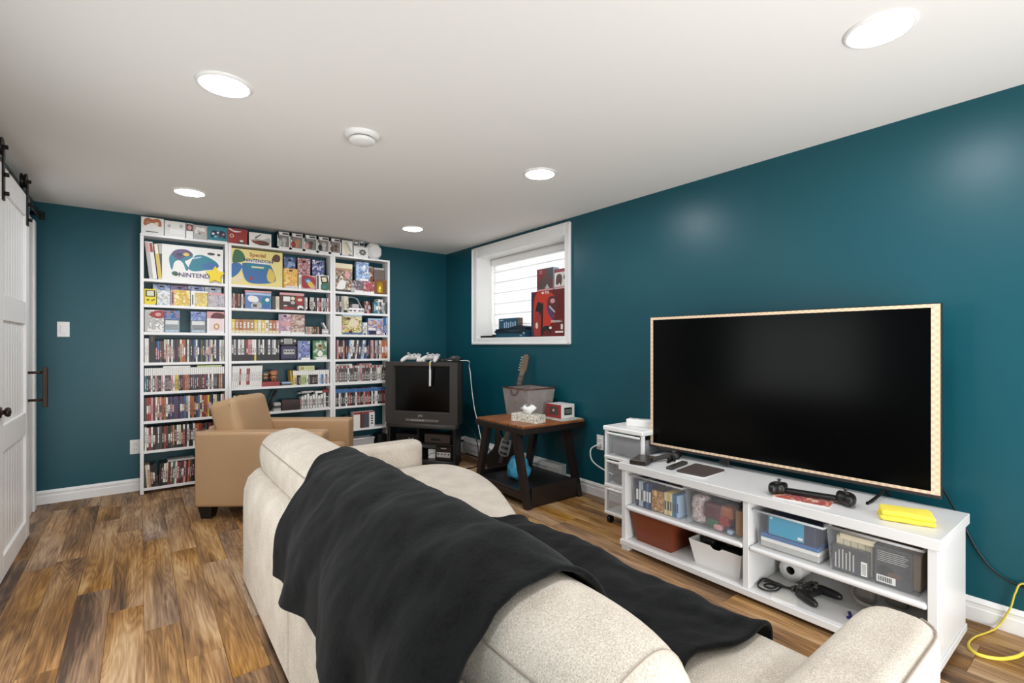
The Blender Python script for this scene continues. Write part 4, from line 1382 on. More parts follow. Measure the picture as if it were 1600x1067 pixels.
# wire tray with papers
xa, xb = sx(470), sx(514)
t = thing('wire_tray', 'white wire tray on the sixth middle shelf holding booklets', 'tray', ((xa + xb) / 2, SHF + .06, z2))
hw = (xb - xa) / 2
for zz in (.004, .055, .105):
    MB().tube([(-hw, -.05, zz), (hw, -.05, zz), (hw, .06, zz), (-hw, .06, zz), (-hw, -.05, zz)], .0018, 5).build('wire_rim', M_WPL, t, local=True)
for i in range(8):
    x = -hw + 2 * hw * i / 7
    MB().tube([(x, -.05, .004), (x, -.05, .105)], .0014, 5).build('wire_upright', M_WPL, t, local=True)
for i in range(9):
    x = xa + .012 + i * (xb - xa - .03) / 9
    o = tag(MB().box(x, x + .018, SHF + .022, SHF + .11, z2 + .008, z2 + .12 + .012 * (i % 3), .0008, 0).box(x + .003, x + .015, SHF + .0215, SHF + .023, z2 + .03, z2 + .09, 0, 1).build('booklet', [P('w'), P('idl'[i % 3])]),
            f'white booklet {nth(i)} from left standing in the wire tray', 'booklet', 'white booklets in the wire tray')
for k, (a, b, ch, lb) in enumerate(((467, 488, 'l', 'grey'), (474, 492, 'w', 'white'))):
    t = tag(MB().box(sx(a), sx(b), SHF + .03, SHF + .12, z2 + .15 + k * .01, z2 + .158 + k * .01, .001).build('booklet', P(ch)), f'{lb} booklet lying on top of the wire tray papers', 'booklet')
tag(MB().box(sx(494), sx(505), SHF + .03, SHF + .1, z2 + .145, z2 + .165, .001).build('flat_case', P('w')), 'small white case on top of the wire tray booklets', 'case')
tag(MB().box(sx(506), sx(514), SHF + .03, SHF + .1, z2 + .145, z2 + .175, .001).build('flat_case', P('r')), 'small red case at the right end atop the wire tray', 'case')

# seventh shelf, right and middle
z1 = SH[1]
tag(MB().soft(sx(538), sx(551), SHF + .02, SHF + .1, z1, z1 + .08, .015, 4).box(sx(539), sx(550), SHF + .015, SHF + .03, z1 + .03, z1 + .05).build('black_gadget', M_BLK), 'black rounded gadget beside the armchair arm', 'gadget')
tag(MB().soft(sx(538), sx(550), SHF + .03, SHF + .1, z1 + .081, z1 + .14, .02, 4).build('black_gadget', M_BLK), 'black rounded gadget stacked on another black one', 'gadget')
for a, b, fr, lb, ar in ((552.5, 566, 'w', 'white and red carton left of the dark-fronted one', [('r', (0, .86, 1, 1), 'r'), ('r', (.75, 0, 1, 1), 'm')]),
                         (566.4, 576.6, mat('print_slate', '4a4f5c', .4), 'dark-fronted carton with red edge on the seventh shelf', [('r', (0, 0, .2, 1), 'm'), ('r', (0, .88, 1, 1), 'r')]),
                         (577, 585.4, 'w', 'white carton with black lettering column, seventh shelf', [('e', (.5, .7, .18, .05), 'k'), ('e', (.5, .55, .2, .05), 'k'), ('e', (.5, .4, .18, .05), 'k'), ('e', (.5, .25, .2, .05), 'k'), ('r', (0, .94, 1, 1), 'r')])):
    pbox('game_box', lb, 'box', a, b, z1, z1 + .165, .1, fr, art=ar)
# bottom shelf bits
tag(MB().box(sx(262), sx(304), SHF + .01, SHF + .13, SH[0] + .186, SH[0] + .2, .001).build('film_case', P('l')), 'grey film case lying flat on the bottom shelf row', 'case')
t = thing('grey_basket', 'grey plastic basket on the bottom shelf of the right bookcase', 'basket', (sx(566), SHF + .07, SH[0]))
Wb = .13
V = [(-Wb * .85, -.05, 0), (Wb * .85, -.05, 0), (Wb * .85, .05, 0), (-Wb * .85, .05, 0), (-Wb, -.062, .19), (Wb, -.062, .19), (Wb, .062, .19), (-Wb, .062, .19)]
MB().add(V, [(0, 3, 2, 1), (0, 1, 5, 4), (1, 2, 6, 5), (2, 3, 7, 6), (3, 0, 4, 7)]).build('tub', M_LGREY, t, local=True)
MB().tube([(-Wb, -.062, .19), (Wb, -.062, .19), (Wb, .062, .19), (-Wb, .062, .19), (-Wb, -.062, .19)], .006, 6).build('rim', M_WPL, t, local=True)
pbox('black_box', 'glossy black box on the bottom shelf beside the tube television stand', 'box', 591, 604.5, SH[0], SH[0] + .21, .12, 'k', side='k')
for k in range(4):
    tag(MB().box(sx(400 + 26 * k), sx(422 + 26 * k), SHF + .01, SHF + .12, SH[1], SH[1] + .1 + .02 * (k % 2), .001).build('storage_box', P('dlnw'[k])), f'{PAL["dlnw"[k]][0]} storage carton on the seventh shelf behind the armchair', 'box')

# ------------------------------------------------------------------ tan leather armchair
AX = R(-35.8)
ac = thing('armchair', 'tan leather club armchair with wide flat arms in front of the bookcases', 'armchair', (.29, 3.95, 0), AX)


def arm_outline(L, h, r=.03, zb=.088):
    return [(0, zb), (L, zb)] + [(L - r + r * math.cos(a), h - r + r * math.sin(a)) for a in [math.pi / 2 * i / 4 for i in range(5)]] + [(r - r * math.sin(a), h - r + r * math.cos(a)) for a in [math.pi / 2 * i / 4 for i in range(5)]]


MXZ = Matrix(((1, 0, 0, 0), (0, 0, -1, 0), (0, 1, 0, 0), (0, 0, 0, 1)))    # (x, z, -y)
W_AC = .735
MB().soft(0, .87, 0, .15, .088, .6, .022, 6).build('arm', M_LEATH, ac, local=True)
MB().soft(0, .87, W_AC - .15, W_AC, .088, .6, .022, 6).build('arm', M_LEATH, ac, local=True)
MB().soft(.0, .82, .151, W_AC - .151, .088, .26, .015, 6).build('base', M_LEATH, ac, local=True)
MB().soft(.0, .15, .151, W_AC - .151, .26, .62, .025, 6).build('back_frame', M_LEATH, ac, local=True)
MB().soft(.2, .86, .153, W_AC - .153, .262, .43, .04, 8, .012).build('seat_cushion', M_LEATH, ac, local=True)
# loose back cushion, leaning
Mt = Matrix.Translation((.10, 0, .42)) @ Matrix.Rotation(R(-15), 4, 'Y')
MB().soft(.01, .2, .12, W_AC - .13, 0.0, .365, .04, 9, .012, M=Mt).build('back_cushion', M_LEATH, ac, local=True)
bc = ac.children[-1]
pts = []
for i in range(12):
    a = i / 11
    pts.append(Mt @ Vector((.165, .12 - .004 * math.sin(math.pi * a), .02 + .315 * a)))
MB().tube(pts, .0025, 5).build('seam', mat('tan_thread', '7d634c', .7), bc, local=True)
for xx, yy in ((.06, .07), (.8, .07), (.06, W_AC - .07), (.8, W_AC - .07)):
    V = [(xx - .032, yy - .032, 0), (xx + .032, yy - .032, 0), (xx + .032, yy + .032, 0), (xx - .032, yy + .032, 0)]
    V += [(xx + (a[0] - xx) * 1.5, yy + (a[1] - yy) * 1.5, .09) for a in V]
    MB().add(V, [(0, 3, 2, 1), (4, 5, 6, 7), (0, 1, 5, 4), (1, 2, 6, 5), (2, 3, 7, 6), (3, 0, 4, 7)]).build('foot', M_BLK, ac, local=True)

# ------------------------------------------------------------------ sofa
so = thing('sofa', 'oatmeal fabric sofa with rounded chaise seat, seen from behind', 'sofa', (.9, 1.6, 0))
SXB, SY0, SY1, SYM = .41, .262, 2.935, 1.82
PROF = [(.0, .03), (.0, .40), (.004, .475), (.02, .525), (.05, .555), (.085, .56), (.115, .545), (.13, .51), (.135, .45), (.135, .2)]


def sweep(path, closed_caps=True):
    """back shell profile carried along a plan path, inward to its right hand"""
    mb = MB()
    n = len(path)
    k = len(PROF)
    V = []
    for i, p in enumerate(path):
        a, b = Vector(path[max(i - 1, 0)]), Vector(path[min(i + 1, n - 1)])
        t = (b - a).normalized()
        nr = Vector((t.y, -t.x))
        for d, z in PROF:
            V.append((p[0] + nr.x * d, p[1] + nr.y * d, z))
    F = [(i * k + j, i * k + j + 1, (i + 1) * k + j + 1, (i + 1) * k + j) for i in range(n - 1) for j in range(k - 1)]
    F2 = [f[::-1] for f in F]
    mb.add(V, F, 0, True)
    mb.add([V[j] for j in range(k)], [tuple(range(k))])
    mb.add([V[(n - 1) * k + j] for j in range(k)], [tuple(range(k))[::-1]])
    return mb


rc = .2
far = [(SXB, SYM + .002 + (SY1 - rc - SYM) * i / 10) for i in range(11)] + [(SXB + rc - rc * math.cos(a), SY1 - rc + rc * math.sin(a)) for a in [math.pi / 2 * i / 10 for i in range(1, 11)]] + [(SXB + rc + .06, SY1)]
near = [(SXB + rc + .06, SY0)] + [(SXB + rc - rc * math.sin(a), SY0 + rc - rc * math.cos(a)) for a in [math.pi / 2 * i / 10 for i in range(0, 11)]] + [(SXB, SY0 + rc + (SYM - .002 - SY0 - rc) * i / 10) for i in range(1, 11)]
for pth in (far, near):
    o = sweep(pth).build('back_panel', M_SOFA, so)
    bm = bmesh.new()
    bm.from_mesh(o.data)
    bmesh.ops.remove_doubles(bm, verts=bm.verts, dist=1e-5)
    bmesh.ops.recalc_face_normals(bm, faces=bm.faces)
    bm.to_mesh(o.data)
    bm.free()
# arms: side outline extruded across
AR = .13


def arm(y0, y1, x1, h):
    x0, w = SXB + .12, (y1 - y0) / 2
    yc = (y0 + y1) / 2
    po = [(x0, y0)] + [(x0 + (x1 - .1 - x0) * q, y0) for q in (.25, .5, .75)]
    for i_ in range(13):        # blunt rounded front end
        a = -math.pi / 2 + math.pi * i_ / 12
        po.append((x1 - .1 + .1 * math.copysign(abs(math.cos(a)) ** .8, math.cos(a)), yc + w * math.copysign(abs(math.sin(a)) ** .7, math.sin(a))))
    po += [(x0 + (x1 - .1 - x0) * q, y1) for q in (.75, .5, .25)] + [(x0, y1)]
    return MB().pillow(po, .03, h, .04, 6).build('arm', M_SOFA, so), po


AW = .155
a1, po = arm(SY1 - AW, SY1, 1.44, .592)
a2, po = arm(SY0, SY0 + AW, 1.41, .592)
MB().tube([(x, y + (.006 if y < SY0 + .03 else 0), .578) for x, y in po[1:10]], .0032, 6).build('piping', M_SEAM, a2)
MB().box(.56, 1.28, SY0 + AW + .001, SYM + .0, .05, .268, .01).build('seat_base', M_SOFA, so)
MB().soft(.545, 1.315, SY0 + AW + .003, 1.60, .27, .445, .045, 8, .008).build('seat_cushion', M_SOFA, so)
cv = spline([(1.22, 1.605, 0), (1.305, 1.63, 0), (1.36, 1.73, 0), (1.43, 1.88, 0), (1.515, 2.08, 0), (1.58, 2.3, 0), (1.60, 2.5, 0), (1.565, 2.66, 0), (1.46, 2.75, 0), (1.3, 2.775, 0)], 5)
chs = [(.545, 1.605), (.75, 1.605), (1.0, 1.605)] + [(q.x, q.y) for q in cv] + [(1.0, 2.776), (.75, 2.776), (.545, 2.776), (.545, 2.4), (.545, 2.0)]
MB().pillow(chs, .27, .455, .05, 6).build('chaise_cushion', M_SOFA, so)
MB().pillow([(.56 + (x - .56) * .95, 2.19 + (y - 2.19) * .96) for x, y in chs], .04, .268, .01, 2).build('chaise_base', M_SOFA, so)
for p in ((.5, .34), (.5, 2.8), (1.25, .3), (1.38, 2.88), (.5, 1.75), (1.4, 2.4)):
    MB().lathe([(.0005, 0), (.02, 0), (.026, .045), (.0005, .045)], 12, M=Matrix.Translation((p[0], p[1], 0))).build('foot', M_BLK, so)


def back_cushion(y0, y1, zc, name='back_cushion'):
    xc, _, ha, hb, tl = .64, .578, .145, .18, R(13)
    nv, nu = 40, 40
    V, F = [], []
    for i in range(nv + 1):
        v = -1 + 2 * i / nv
        v = math.copysign(1 - (1 - abs(v)) ** 1.6, v)
        sc = (max(0., 1 - abs(v) ** 7)) ** (1 / 3.2)
        y = (y0 + y1) / 2 + v * (y1 - y0) / 2
        for j in range(nu):
            a = 2 * math.pi * j / nu
            e = 2 / 2.7
            cx = math.copysign(abs(math.cos(a)) ** e, math.cos(a)) * ha * (.25 + .75 * sc)
            cz = math.copysign(abs(math.sin(a)) ** e, math.sin(a)) * hb * (.35 + .65 * sc)
            if sc < 1e-4:
                cx *= .75
                cz *= .75
            x = cx * math.cos(tl) - cz * math.sin(tl)
            z = cx * math.sin(tl) + cz * math.cos(tl)
            w = noise.noise(Vector((x * 3, y * 2.2, z * 3))) * .012
            V.append((xc + x * (1 + w * 3), y, zc + z * (1 + w * 3)))
    for i in range(nv):
        for j in range(nu):
            F.append((i * nu + j, i * nu + (j + 1) % nu, (i + 1) * nu + (j + 1) % nu, (i + 1) * nu + j))
    F.append(tuple(range(nu)))
    F.append(tuple(nv * nu + j for j in range(nu))[::-1])
    o = MB().add(V, F, 0, True).build(name, M_SOFA, so)
    bm = bmesh.new()
    bm.from_mesh(o.data)
    bmesh.ops.recalc_face_normals(bm, faces=bm.faces)
    bm.to_mesh(o.data)
    bm.free()
    # stitched seams along the top rear edge and round the end panels
    j = int(nu * .375)
    MB().tube([V[i * nu + j] for i in range(3, nv - 2)], .0028, 5).build('seam', M_SEAM, o)
    for i in (4, nv - 4):
        MB().tube([V[i * nu + j] for j in range(nu)] + [V[i * nu]], .0022, 5).build('end_seam', M_SEAM, o)
    return o


back_cushion(1.76, 2.925, .578)
back_cushion(.43, 1.735, .55)

# ------------------------------------------------------------------ black blanket over the sofa
def cushion_rim(a, off):
    """point of the back cushion's section at angle a, pushed out by off"""
    e, tl = 2 / 2.7, R(13)
    cx = math.copysign(abs(math.cos(a)) ** e, math.cos(a)) * (.145 + off)
    cz = math.copysign(abs(math.sin(a)) ** e, math.sin(a)) * (.18 + off)
    return (.64 + cx * math.cos(tl) - cz * math.sin(tl), .578 + cx * math.sin(tl) + cz * math.cos(tl))


PATH = [(.374, .405), (.379, .47), (.384, .53), (.402, .585), (.44, .645)]
PATH += [q for q in (cushion_rim(R(a), .017) for a in range(150, -22, -9)) if q[1] > .52 and (q[1] > .69 or q[0] > .6)]
PATH += [(PATH[-1][0] + .012, .50), (PATH[-1][0] + .05, .474), (PATH[-1][0] + .12, .466), (1.0, .464), (1.1, .463), (1.2, .463), (1.28, .46), (1.325, .445), (1.348, .41), (1.352, .35)]
pp = spline([(a, b, 0) for a, b in PATH], 5)
nu = len(pp)
nv = 110
arc = [0]
for i in range(1, nu):
    arc.append(arc[-1] + (pp[i] - pp[i - 1]).length)


def lerp_tab(tab, s):
    for (a, va), (b, vb) in zip(tab, tab[1:]):
        if s <= b:
            t = max(0, min(1, (s - a) / (b - a)))
            t = t * t * (3 - 2 * t)
            return va + (vb - va) * t
    return tab[-1][1]


tot = arc[-1]
NEAR = [(0, .70), (.2, .70), (.3, .715), (.4, .715), (.52, .70), (.65, .665), (.8, .62), (.95, .61), (1.1, .64), (1.25, .60), (tot, .62)]
FAR = [(0, 1.82), (.15, 1.83), (.3, 1.87), (.45, 1.97), (.6, 2.04), (.8, 1.98), (1.0, 1.8), (1.3, 1.66), (tot, 1.64)]
V, F = [], []
for i in range(nu):
    s_ = arc[i]
    a, b = pp[max(i - 1, 0)], pp[min(i + 1, nu - 1)]
    t = (b - a).normalized()
    nr = Vector((-t.y, t.x))       # outwards
    y0, y1 = lerp_tab(NEAR, s_), lerp_tab(FAR, s_)
    for j in range(nv + 1):
        v = j / nv
        y = y0 + (y1 - y0) * v
        q = Vector((s_ * 1.6, y * 2.1, 3.3))
        d = .016 * noise.noise(q * 1.5) + .011 * noise.noise(q * 4.0 + Vector((5, 1, 2))) + .004 * noise.noise(q * 11.0)
        hang = max(0, 1 - s_ / .32)
        d += hang * (.022 * math.sin(y * 17 + 1.2 * noise.noise(Vector((y * 3, s_ * 4, 0)))) + .012) + .004
        onseat = max(0, min(1, (s_ - .98) / .12))
        d += onseat * (.014 * max(0, noise.noise(Vector((s_ * 9 + y * 5, y * 3, 7))) + .15) + .008 * max(0, math.sin((s_ * 14 - y * 9))))
        d = max(d, -.004 if not hang else -.002)
        # rolled borders; the near hem sinks onto the cushion
        d -= .02 * math.exp(-((y - y0) / .08) ** 2) * (1 - onseat) * min(1, s_ / .3)
        edge = min(v, 1 - v) * (y1 - y0)
        rim = math.exp(-(edge / .03) ** 2)
        d += .010 * rim * (1 if onseat else .4)
        pull = .0
        if onseat and s_ > 1.25:
            pull = .05 * math.exp(-((y - y0) / .12) ** 2)
        zoff = 0
        V.append((pp[i].x + nr.x * d, y + .012 * noise.noise(Vector((s_ * 6, v * 1.5, 9))) * (1 if edge < .08 else .3), pp[i].y + nr.y * d + zoff))
for i in range(nu - 1):
    for j in range(nv):
        a = i * (nv + 1) + j
        F.append((a, a + 1, a + nv + 2, a + nv + 1))
bl = MB().add(V, F, 0, True).build('blanket', M_BLANK, origin=(.75, 1.4, .45))
tag(bl, 'black fleece throw blanket draped over the sofa back and seat', 'blanket')
sol = bl.modifiers.new('thick', 'SOLIDIFY')
sol.thickness = .012
sol.offset = 1
bv = bl.modifiers.new('soft', 'SUBSURF')
bv.levels = 0
bv.render_levels = 1

# ------------------------------------------------------------------ white media bench
XS, XSB, YS0, YS1, ZS = 2.25, 2.70, .45, 1.885, .508
M_BENCH = mat('bench_laminate', 'dddcda', .35, var=.015)
bn = thing('media_bench', 'long low white media bench with open compartments under the flat television', 'bench', (2.47, 1.17, 0))
MB().box(XS - .004, XSB + .004, YS0 - .012, YS1 + .012, ZS - .042, ZS, .002).build('top', M_BENCH, bn)
MB().box(XS, XSB, YS0 - .005, YS1 + .005, .026, .056, .002).build('bottom_board', M_BENCH, bn)
for y0 in (YS0, YS1 - .03):
    MB().box(XS + .012, XSB, y0, y0 + .03, .056, ZS - .042, .002).build('end_panel', M_BENCH, bn)
MB().box(XS + .012, XSB, 1.13, 1.158, .056, ZS - .042, .002).build('divider', M_BENCH, bn)
MB().box(XSB - .006, XSB, YS0 + .03, YS1 - .03, .056, ZS - .042).build('back_panel', M_BENCH, bn)
for y0, y1 in ((YS0 + .03, 1.13), (1.158, YS1 - .03)):
    MB().soft(XS + .008, XSB - .006, y0, y1, .235, .26, .012, 4).build('shelf', M_BENCH, bn)
for x in (XS + .004, XSB - .05):
    for y in (YS0 + .005, YS1 - .055):
        MB().box(x, x + .045, y, y + .05, 0, .026, .002).build('foot', M_BENCH, bn)

# flat television
A, B = Vector((2.595, 1.93, 0)), Vector((2.672, .52, 0))
yaw = math.atan2(B.y - A.y, B.x - A.x)
tvL = (B - A).length
tv = thing('flat_television', 'large black flat-screen television with dotted cream edge tape on white bench', 'television', ((A + B) / 2 + Vector((0, 0, ZS))), yaw)
z0, z1, hl = .043, .87, tvL / 2
# local: x along the screen to the viewer's right, +y away from the viewer
MB().box(-hl, hl, .002, .03, z0, z1, .003).build('chassis', M_BLK, tv, local=True)
MB().box(-hl * .8, hl * .8, .03, .055, z0 + .05, z0 + .5, .01).build('rear_housing', M_BLK, tv, local=True)
MB().box(-hl + .006, hl - .006, -.0005, .004, z0 + .014, z1 - .006).build('screen', M_SCREEN, tv, local=True)
mt = bpy.data.materials.new('dotted_tape')
mt.use_nodes = True
_nt = mt.node_tree
_b = _nt.nodes['Principled BSDF']
_b.inputs['Roughness'].default_value = .6
_tc = _nt.nodes.new('ShaderNodeTexCoord')
_ck = _nt.nodes.new('ShaderNodeTexChecker')
_ck.inputs['Scale'].default_value = 70
_ck.inputs[1].default_value = lin('d8b49c')
_ck.inputs[2].default_value = lin('e2cda6')
_nt.links.new(_tc.outputs['Object'], _ck.inputs['Vector'])
_nt.links.new(_ck.outputs[0], _b.inputs['Base Color'])
for q in ((-hl + .004, -hl + .022, z0 + .014, z1 - .004), (hl - .034, hl - .004, z0 + .014, z1 - .004), (-hl + .022, hl - .034, z1 - .019, z1 - .004), (-hl + .022, hl - .034, z0 + .014, z0 + .027)):
    MB().box(q[0], q[1], -.0018, .001, q[2], q[3]).build('edge_tape', mt, tv, local=True)
MB().box(-hl, hl, -.004, .012, z0, z0 + .014, .002).build('lower_bezel', mat('dark_bezel', '3b3330', .4, .4), tv, local=True)
MB().box(-hl * .36, -hl * .28, -.002, .03, z0 - .028, z0 + .004, .003).build('sensor_pod', M_BLK, tv, local=True)
for sgn in (-1, 1):
    x = sgn * hl * .72
    f_ = MB().tube(spline([(x, .012, z0 + .02), (x, -.01, z0 - .01), (x - .02 * sgn, -.12, .006), (x - .024 * sgn, -.16, .006)], 5), .009, 8, flat=.6).build('foot', M_BLACKM, tv, local=True)
    MB().tube(spline([(x, .016, z0 + .02), (x, .03, z0 - .01), (x + .01 * sgn, .05, .006)], 5), .009, 8, flat=.6).build('rear_strut', M_BLACKM, f_, local=True)
tag(MB().tube(spline([(2.72, .62, .72), (2.8, .56, .6), (2.872, .5, .44), (2.874, .44, .31), (2.874, .38, .235), (2.876, .3, .205), (2.878, .2, .2), (2.878, .05, .2)], 8), .0042, 6).build('black_cable', M_BLK),
    'black cord dropping from the flat television along the teal wall', 'cord')
tag(MB().tube(spline([(2.866, .2, .215), (2.864, .3, .226), (2.862, .325, .18), (2.862, .34, .11), (2.86, .375, .02), (2.8, .395, .008), (2.70, .425, .007), (2.61, .428, .007), (2.565, .395, .007), (2.59, .34, .007), (2.66, .3, .007), (2.78, .26, .007), (2.85, .15, .007)], 8), .0068, 8, flat=.5).build('network_cable', mat('yellow_jacket', 'e6d04a', .4)),
    'flat yellow network cable looped on the floor by the bench', 'cable')

# things on the bench top
t = thing('black_box', 'small flat black set-top box at the left end of the bench top', 'set-top box', (2.35, 1.80, ZS), R(18))
MB().box(-.085, .085, -.05, .05, .002, .028, .003).build('case', mat('brown_black', '2a211d', .3), t, local=True)
MB().box(-.06, .06, -.0515, -.049, .008, .016).build('front_window', M_SCREEN, t, local=True)
for xx in (-.07, .07):
    MB().box(xx - .01, xx + .01, -.04, .04, 0, .003).build('foot', M_BLK, t, local=True)
t = thing('sensor_bar', 'dark slanted camera bar propped beside the black set-top box', 'sensor', (2.47, 1.75, ZS), R(0))
MB().box(-.12, .09, -.016, .016, .0, .022, .006, M=Matrix.Translation((0, 0, .012)) @ Matrix.Rotation(R(-20), 4, 'Z') @ Matrix.Rotation(R(-6), 4, 'Y')).build('bar', M_DGREY, t, local=True)
MB().ell((.06, -.05, .028), .028, .026, .028).build('camera_ball', M_BLK, t, local=True)
MB().tube([(.02, -.02, .01), (.06, -.05, .02)], .006, 6).build('cable_stub', M_BLK, t, local=True)
t = thing('remote_control', 'slim dark remote control lying left of the grey slab', 'remote', (2.425, 1.62, ZS), R(8))
MB().soft(-.1, .1, -.019, .019, 0, .016, .006, 4).build('body', M_DGREY, t, local=True)
for i in range(4):
    MB().tube([(-.07 + .03 * i, 0, .016), (-.07 + .03 * i, 0, .0185)], .007, 8).build('button', M_BLK, t, local=True)
t = thing('white_remote', 'small white gadget lying behind the slim dark remote', 'gadget', (2.51, 1.665, ZS), R(30))
MB().soft(-.045, .045, -.018, .018, 0, .014, .006, 3).build('body', M_WPL, t, local=True)
MB().tube([(.02, 0, .014), (.02, 0, .016)], .006, 8).build('button', M_LGREY, t, local=True)
# slab
q = [at(1055, 739, Z=ZS), at(1100, 748.5, Z=ZS), at(1134, 737.5, Z=ZS), at(1087, 727, Z=ZS)]
t = thing('tablet_computer', 'flat taupe-grey tablet computer lying on the white bench', 'tablet', sum(q, Vector()) / 4)
c_ = sum(q, Vector()) / 4
po = [((p - c_).x, (p - c_).y) for p in q]
po = [(po[i][0] + (po[(i + 1) % 4][0] - po[i][0]) * f_, po[i][1] + (po[(i + 1) % 4][1] - po[i][1]) * f_) for i in range(4) for f_ in (.05, .5, .95)]
MB().pillow(po, 0, .007, .002, 2).build('lower_shell', M_WPL, t, local=True)
MB().pillow([(x * .995, y * .995) for x, y in po], .007, .014, .002, 2).build('lid', mat('taupe_lid', '4e443f', .5), t, local=True)
# magazine and phone grip
t = thing('magazine', 'orange-covered magazine lying under the black handheld grip controller', 'magazine', (2.345, .93, ZS), R(-80))
MB().box(-.11, .11, -.05, .05, 0, .006, .0008).build('pages', P('w'), t, local=True)
MB().box(-.111, .111, -.051, .051, .006, .0075).build('cover', collage('magazine_cover', ('c86a3a', 'e8d8c8', 'd88a5a', '8a4a6a', 'c85a35'), 25, 3.), t, local=True)


def gamepad(name, label, loc, rz, sc, m1, m2, cat='game controller', group=None, tilt=0.):
    t = thing(name, label, cat, loc, rz, group)
    if tilt:
        t.rotation_euler = (R(tilt), 0, rz)
    ol = [(-.05, .036), (-.025, .044), (.025, .044), (.05, .036), (.068, .012), (.06, -.012), (.03, -.016), (-.03, -.016), (-.06, -.012), (-.068, .012)]
    mb = MB().pillow([(p.x * sc, p.y * sc) for p in spline(ol, 3, True)], 0, .034 * sc, .011 * sc, 4)
    for s_ in (-1, 1):      # the two grips
        g = [(s_ * .048, .018, .019), (s_ * .058, -.006, .019), (s_ * .066, -.034, .018), (s_ * .072, -.06, .017), (s_ * .074, -.074, .016), (s_ * .0745, -.079, .016)]
        mb.tube([(a * sc, b * sc, c * sc) for a, b, c in g], [q * sc for q in (.015, .0185, .0175, .0155, .011, .004)], 12)
    mb.build('shell', m1, t, local=True)
    for x, y in ((-.042, .018), (.02, -.004)):
        s_ = MB().lathe([(.011, 0), (.006, .006), (.006, .014), (.011, .016), (.011, .02), (.0005, .0195)], 14, M=Matrix.Translation((x * sc, y * sc, .034 * sc)) @ Matrix.Scale(sc, 4)).build('thumbstick', m2, t, local=True)
    MB().box(-.032 * sc, -.006 * sc, -.008 * sc, 0, .034 * sc, .04 * sc).box(-.023 * sc, -.015 * sc, -.017 * sc, .009 * sc, .034 * sc, .04 * sc).build('direction_pad', m2, t, local=True)
    for i in range(4):
        a = math.pi / 2 * i
        MB().tube([((.044 + .012 * math.cos(a)) * sc, (.018 + .012 * math.sin(a)) * sc, .034 * sc), ((.044 + .012 * math.cos(a)) * sc, (.018 + .012 * math.sin(a)) * sc, .041 * sc)], .0055 * sc, 10).build('button', m2, t, local=True)
    for s_ in (-1, 1):
        MB().soft((s_ * .044 - .018) * sc, (s_ * .044 + .018) * sc, .034 * sc, .05 * sc, .012 * sc, .032 * sc, .006 * sc, 3).build('trigger', m2, t, local=True)
    return t


t = thing('grip_controller', 'long black handheld grip controller resting on the orange magazine', 'game controller', (2.395, .915, ZS + .008), R(-74))
MB().soft(-.1, .1, -.022, .022, .004, .022, .008, 6).build('bridge', M_BLK, t, local=True)
for s_ in (-1, 1):
    po = [(p.x, p.y) for p in spline([(s_ * .095, .036), (s_ * .125, .042), (s_ * .155, .03), (s_ * .168, -.01), (s_ * .16, -.058), (s_ * .138, -.064), (s_ * .118, -.04), (s_ * .098, -.03)], 4, True)]
    g_ = MB().pillow(po, 0, .042, .015, 5).build('grip', M_BLK, t, local=True)
    MB().lathe([(.01, 0), (.006, .005), (.006, .012), (.011, .015), (.0005, .019)], 14, M=Matrix.Translation((s_ * .128, .018, .04))).build('thumbstick', M_DGREY, g_, local=True)
    MB().tube([(s_ * .135, -.014, .04), (s_ * .135, -.014, .045)], .008, 10).build('button', M_DGREY, g_, local=True)
# folded yellow cloth
t = thing('yellow_cloth', 'folded bright yellow cleaning cloth on the near end of the bench', 'cloth', (2.40, .575, ZS), R(-70))
V, F = [], []
mb = MB()
for k in range(2):
    mb.soft(-.085 + .002 * k, .085 - .003 * k, -.055 + .003 * k, .055 - .002 * k, .0005 + .02 * k, .0205 + .02 * k, .0098, 6, .0015)
for i, v in enumerate(mb.v):
    mb.v[i] = Vector((v[0] + .004 * noise.noise(Vector((v[1] * 30, v[2] * 60, 1))), v[1] + .004 * noise.noise(Vector((v[0] * 30, v[2] * 60, 4))), max(0.0002, v[2] + .004 * noise.noise(Vector((v[0] * 18, v[1] * 18, 2))))))
mb.build('folded_layers', mat('yellow_terry', 'f3df4e', .95, bump=.4, bscale=160), t, local=True)


# clear bins in the upper compartments
def bin_(label, y0, y1, x0, x1, h, tint='e4e8ec', a=.13):
    t = thing('clear_bin', label, 'bin', ((x0 + x1) / 2, (y0 + y1) / 2, .26), 0, 'clear plastic bins in the media bench')
    m = clear('bin_plastic', tint, a, .12)
    th, fl_ = .003, .012
    lx, ly = (x1 - x0) / 2, (y1 - y0) / 2

    def ring(s_, z):
        return [(-lx * 1 + fl_ * (1 - z / h) + s_, -ly + fl_ * (1 - z / h) + s_, z), (lx - fl_ * (1 - z / h) - s_, -ly + fl_ * (1 - z / h) + s_, z), (lx - fl_ * (1 - z / h) - s_, ly - fl_ * (1 - z / h) - s_, z), (-lx + fl_ * (1 - z / h) + s_, ly - fl_ * (1 - z / h) - s_, z)]
    V = ring(0, 0) + ring(0, h)
    MB().add(V, [(0, 3, 2, 1), (0, 1, 5, 4), (1, 2, 6, 5), (2, 3, 7, 6), (3, 0, 4, 7)]).build('tub', m, t, local=True)
    rp = ring(-.004, h)
    MB().tube(rp + [rp[0]], .0055, 6).build('rim', clear('bin_rim_plastic', 'eceef0', .55, .2), t, local=True)
    return t


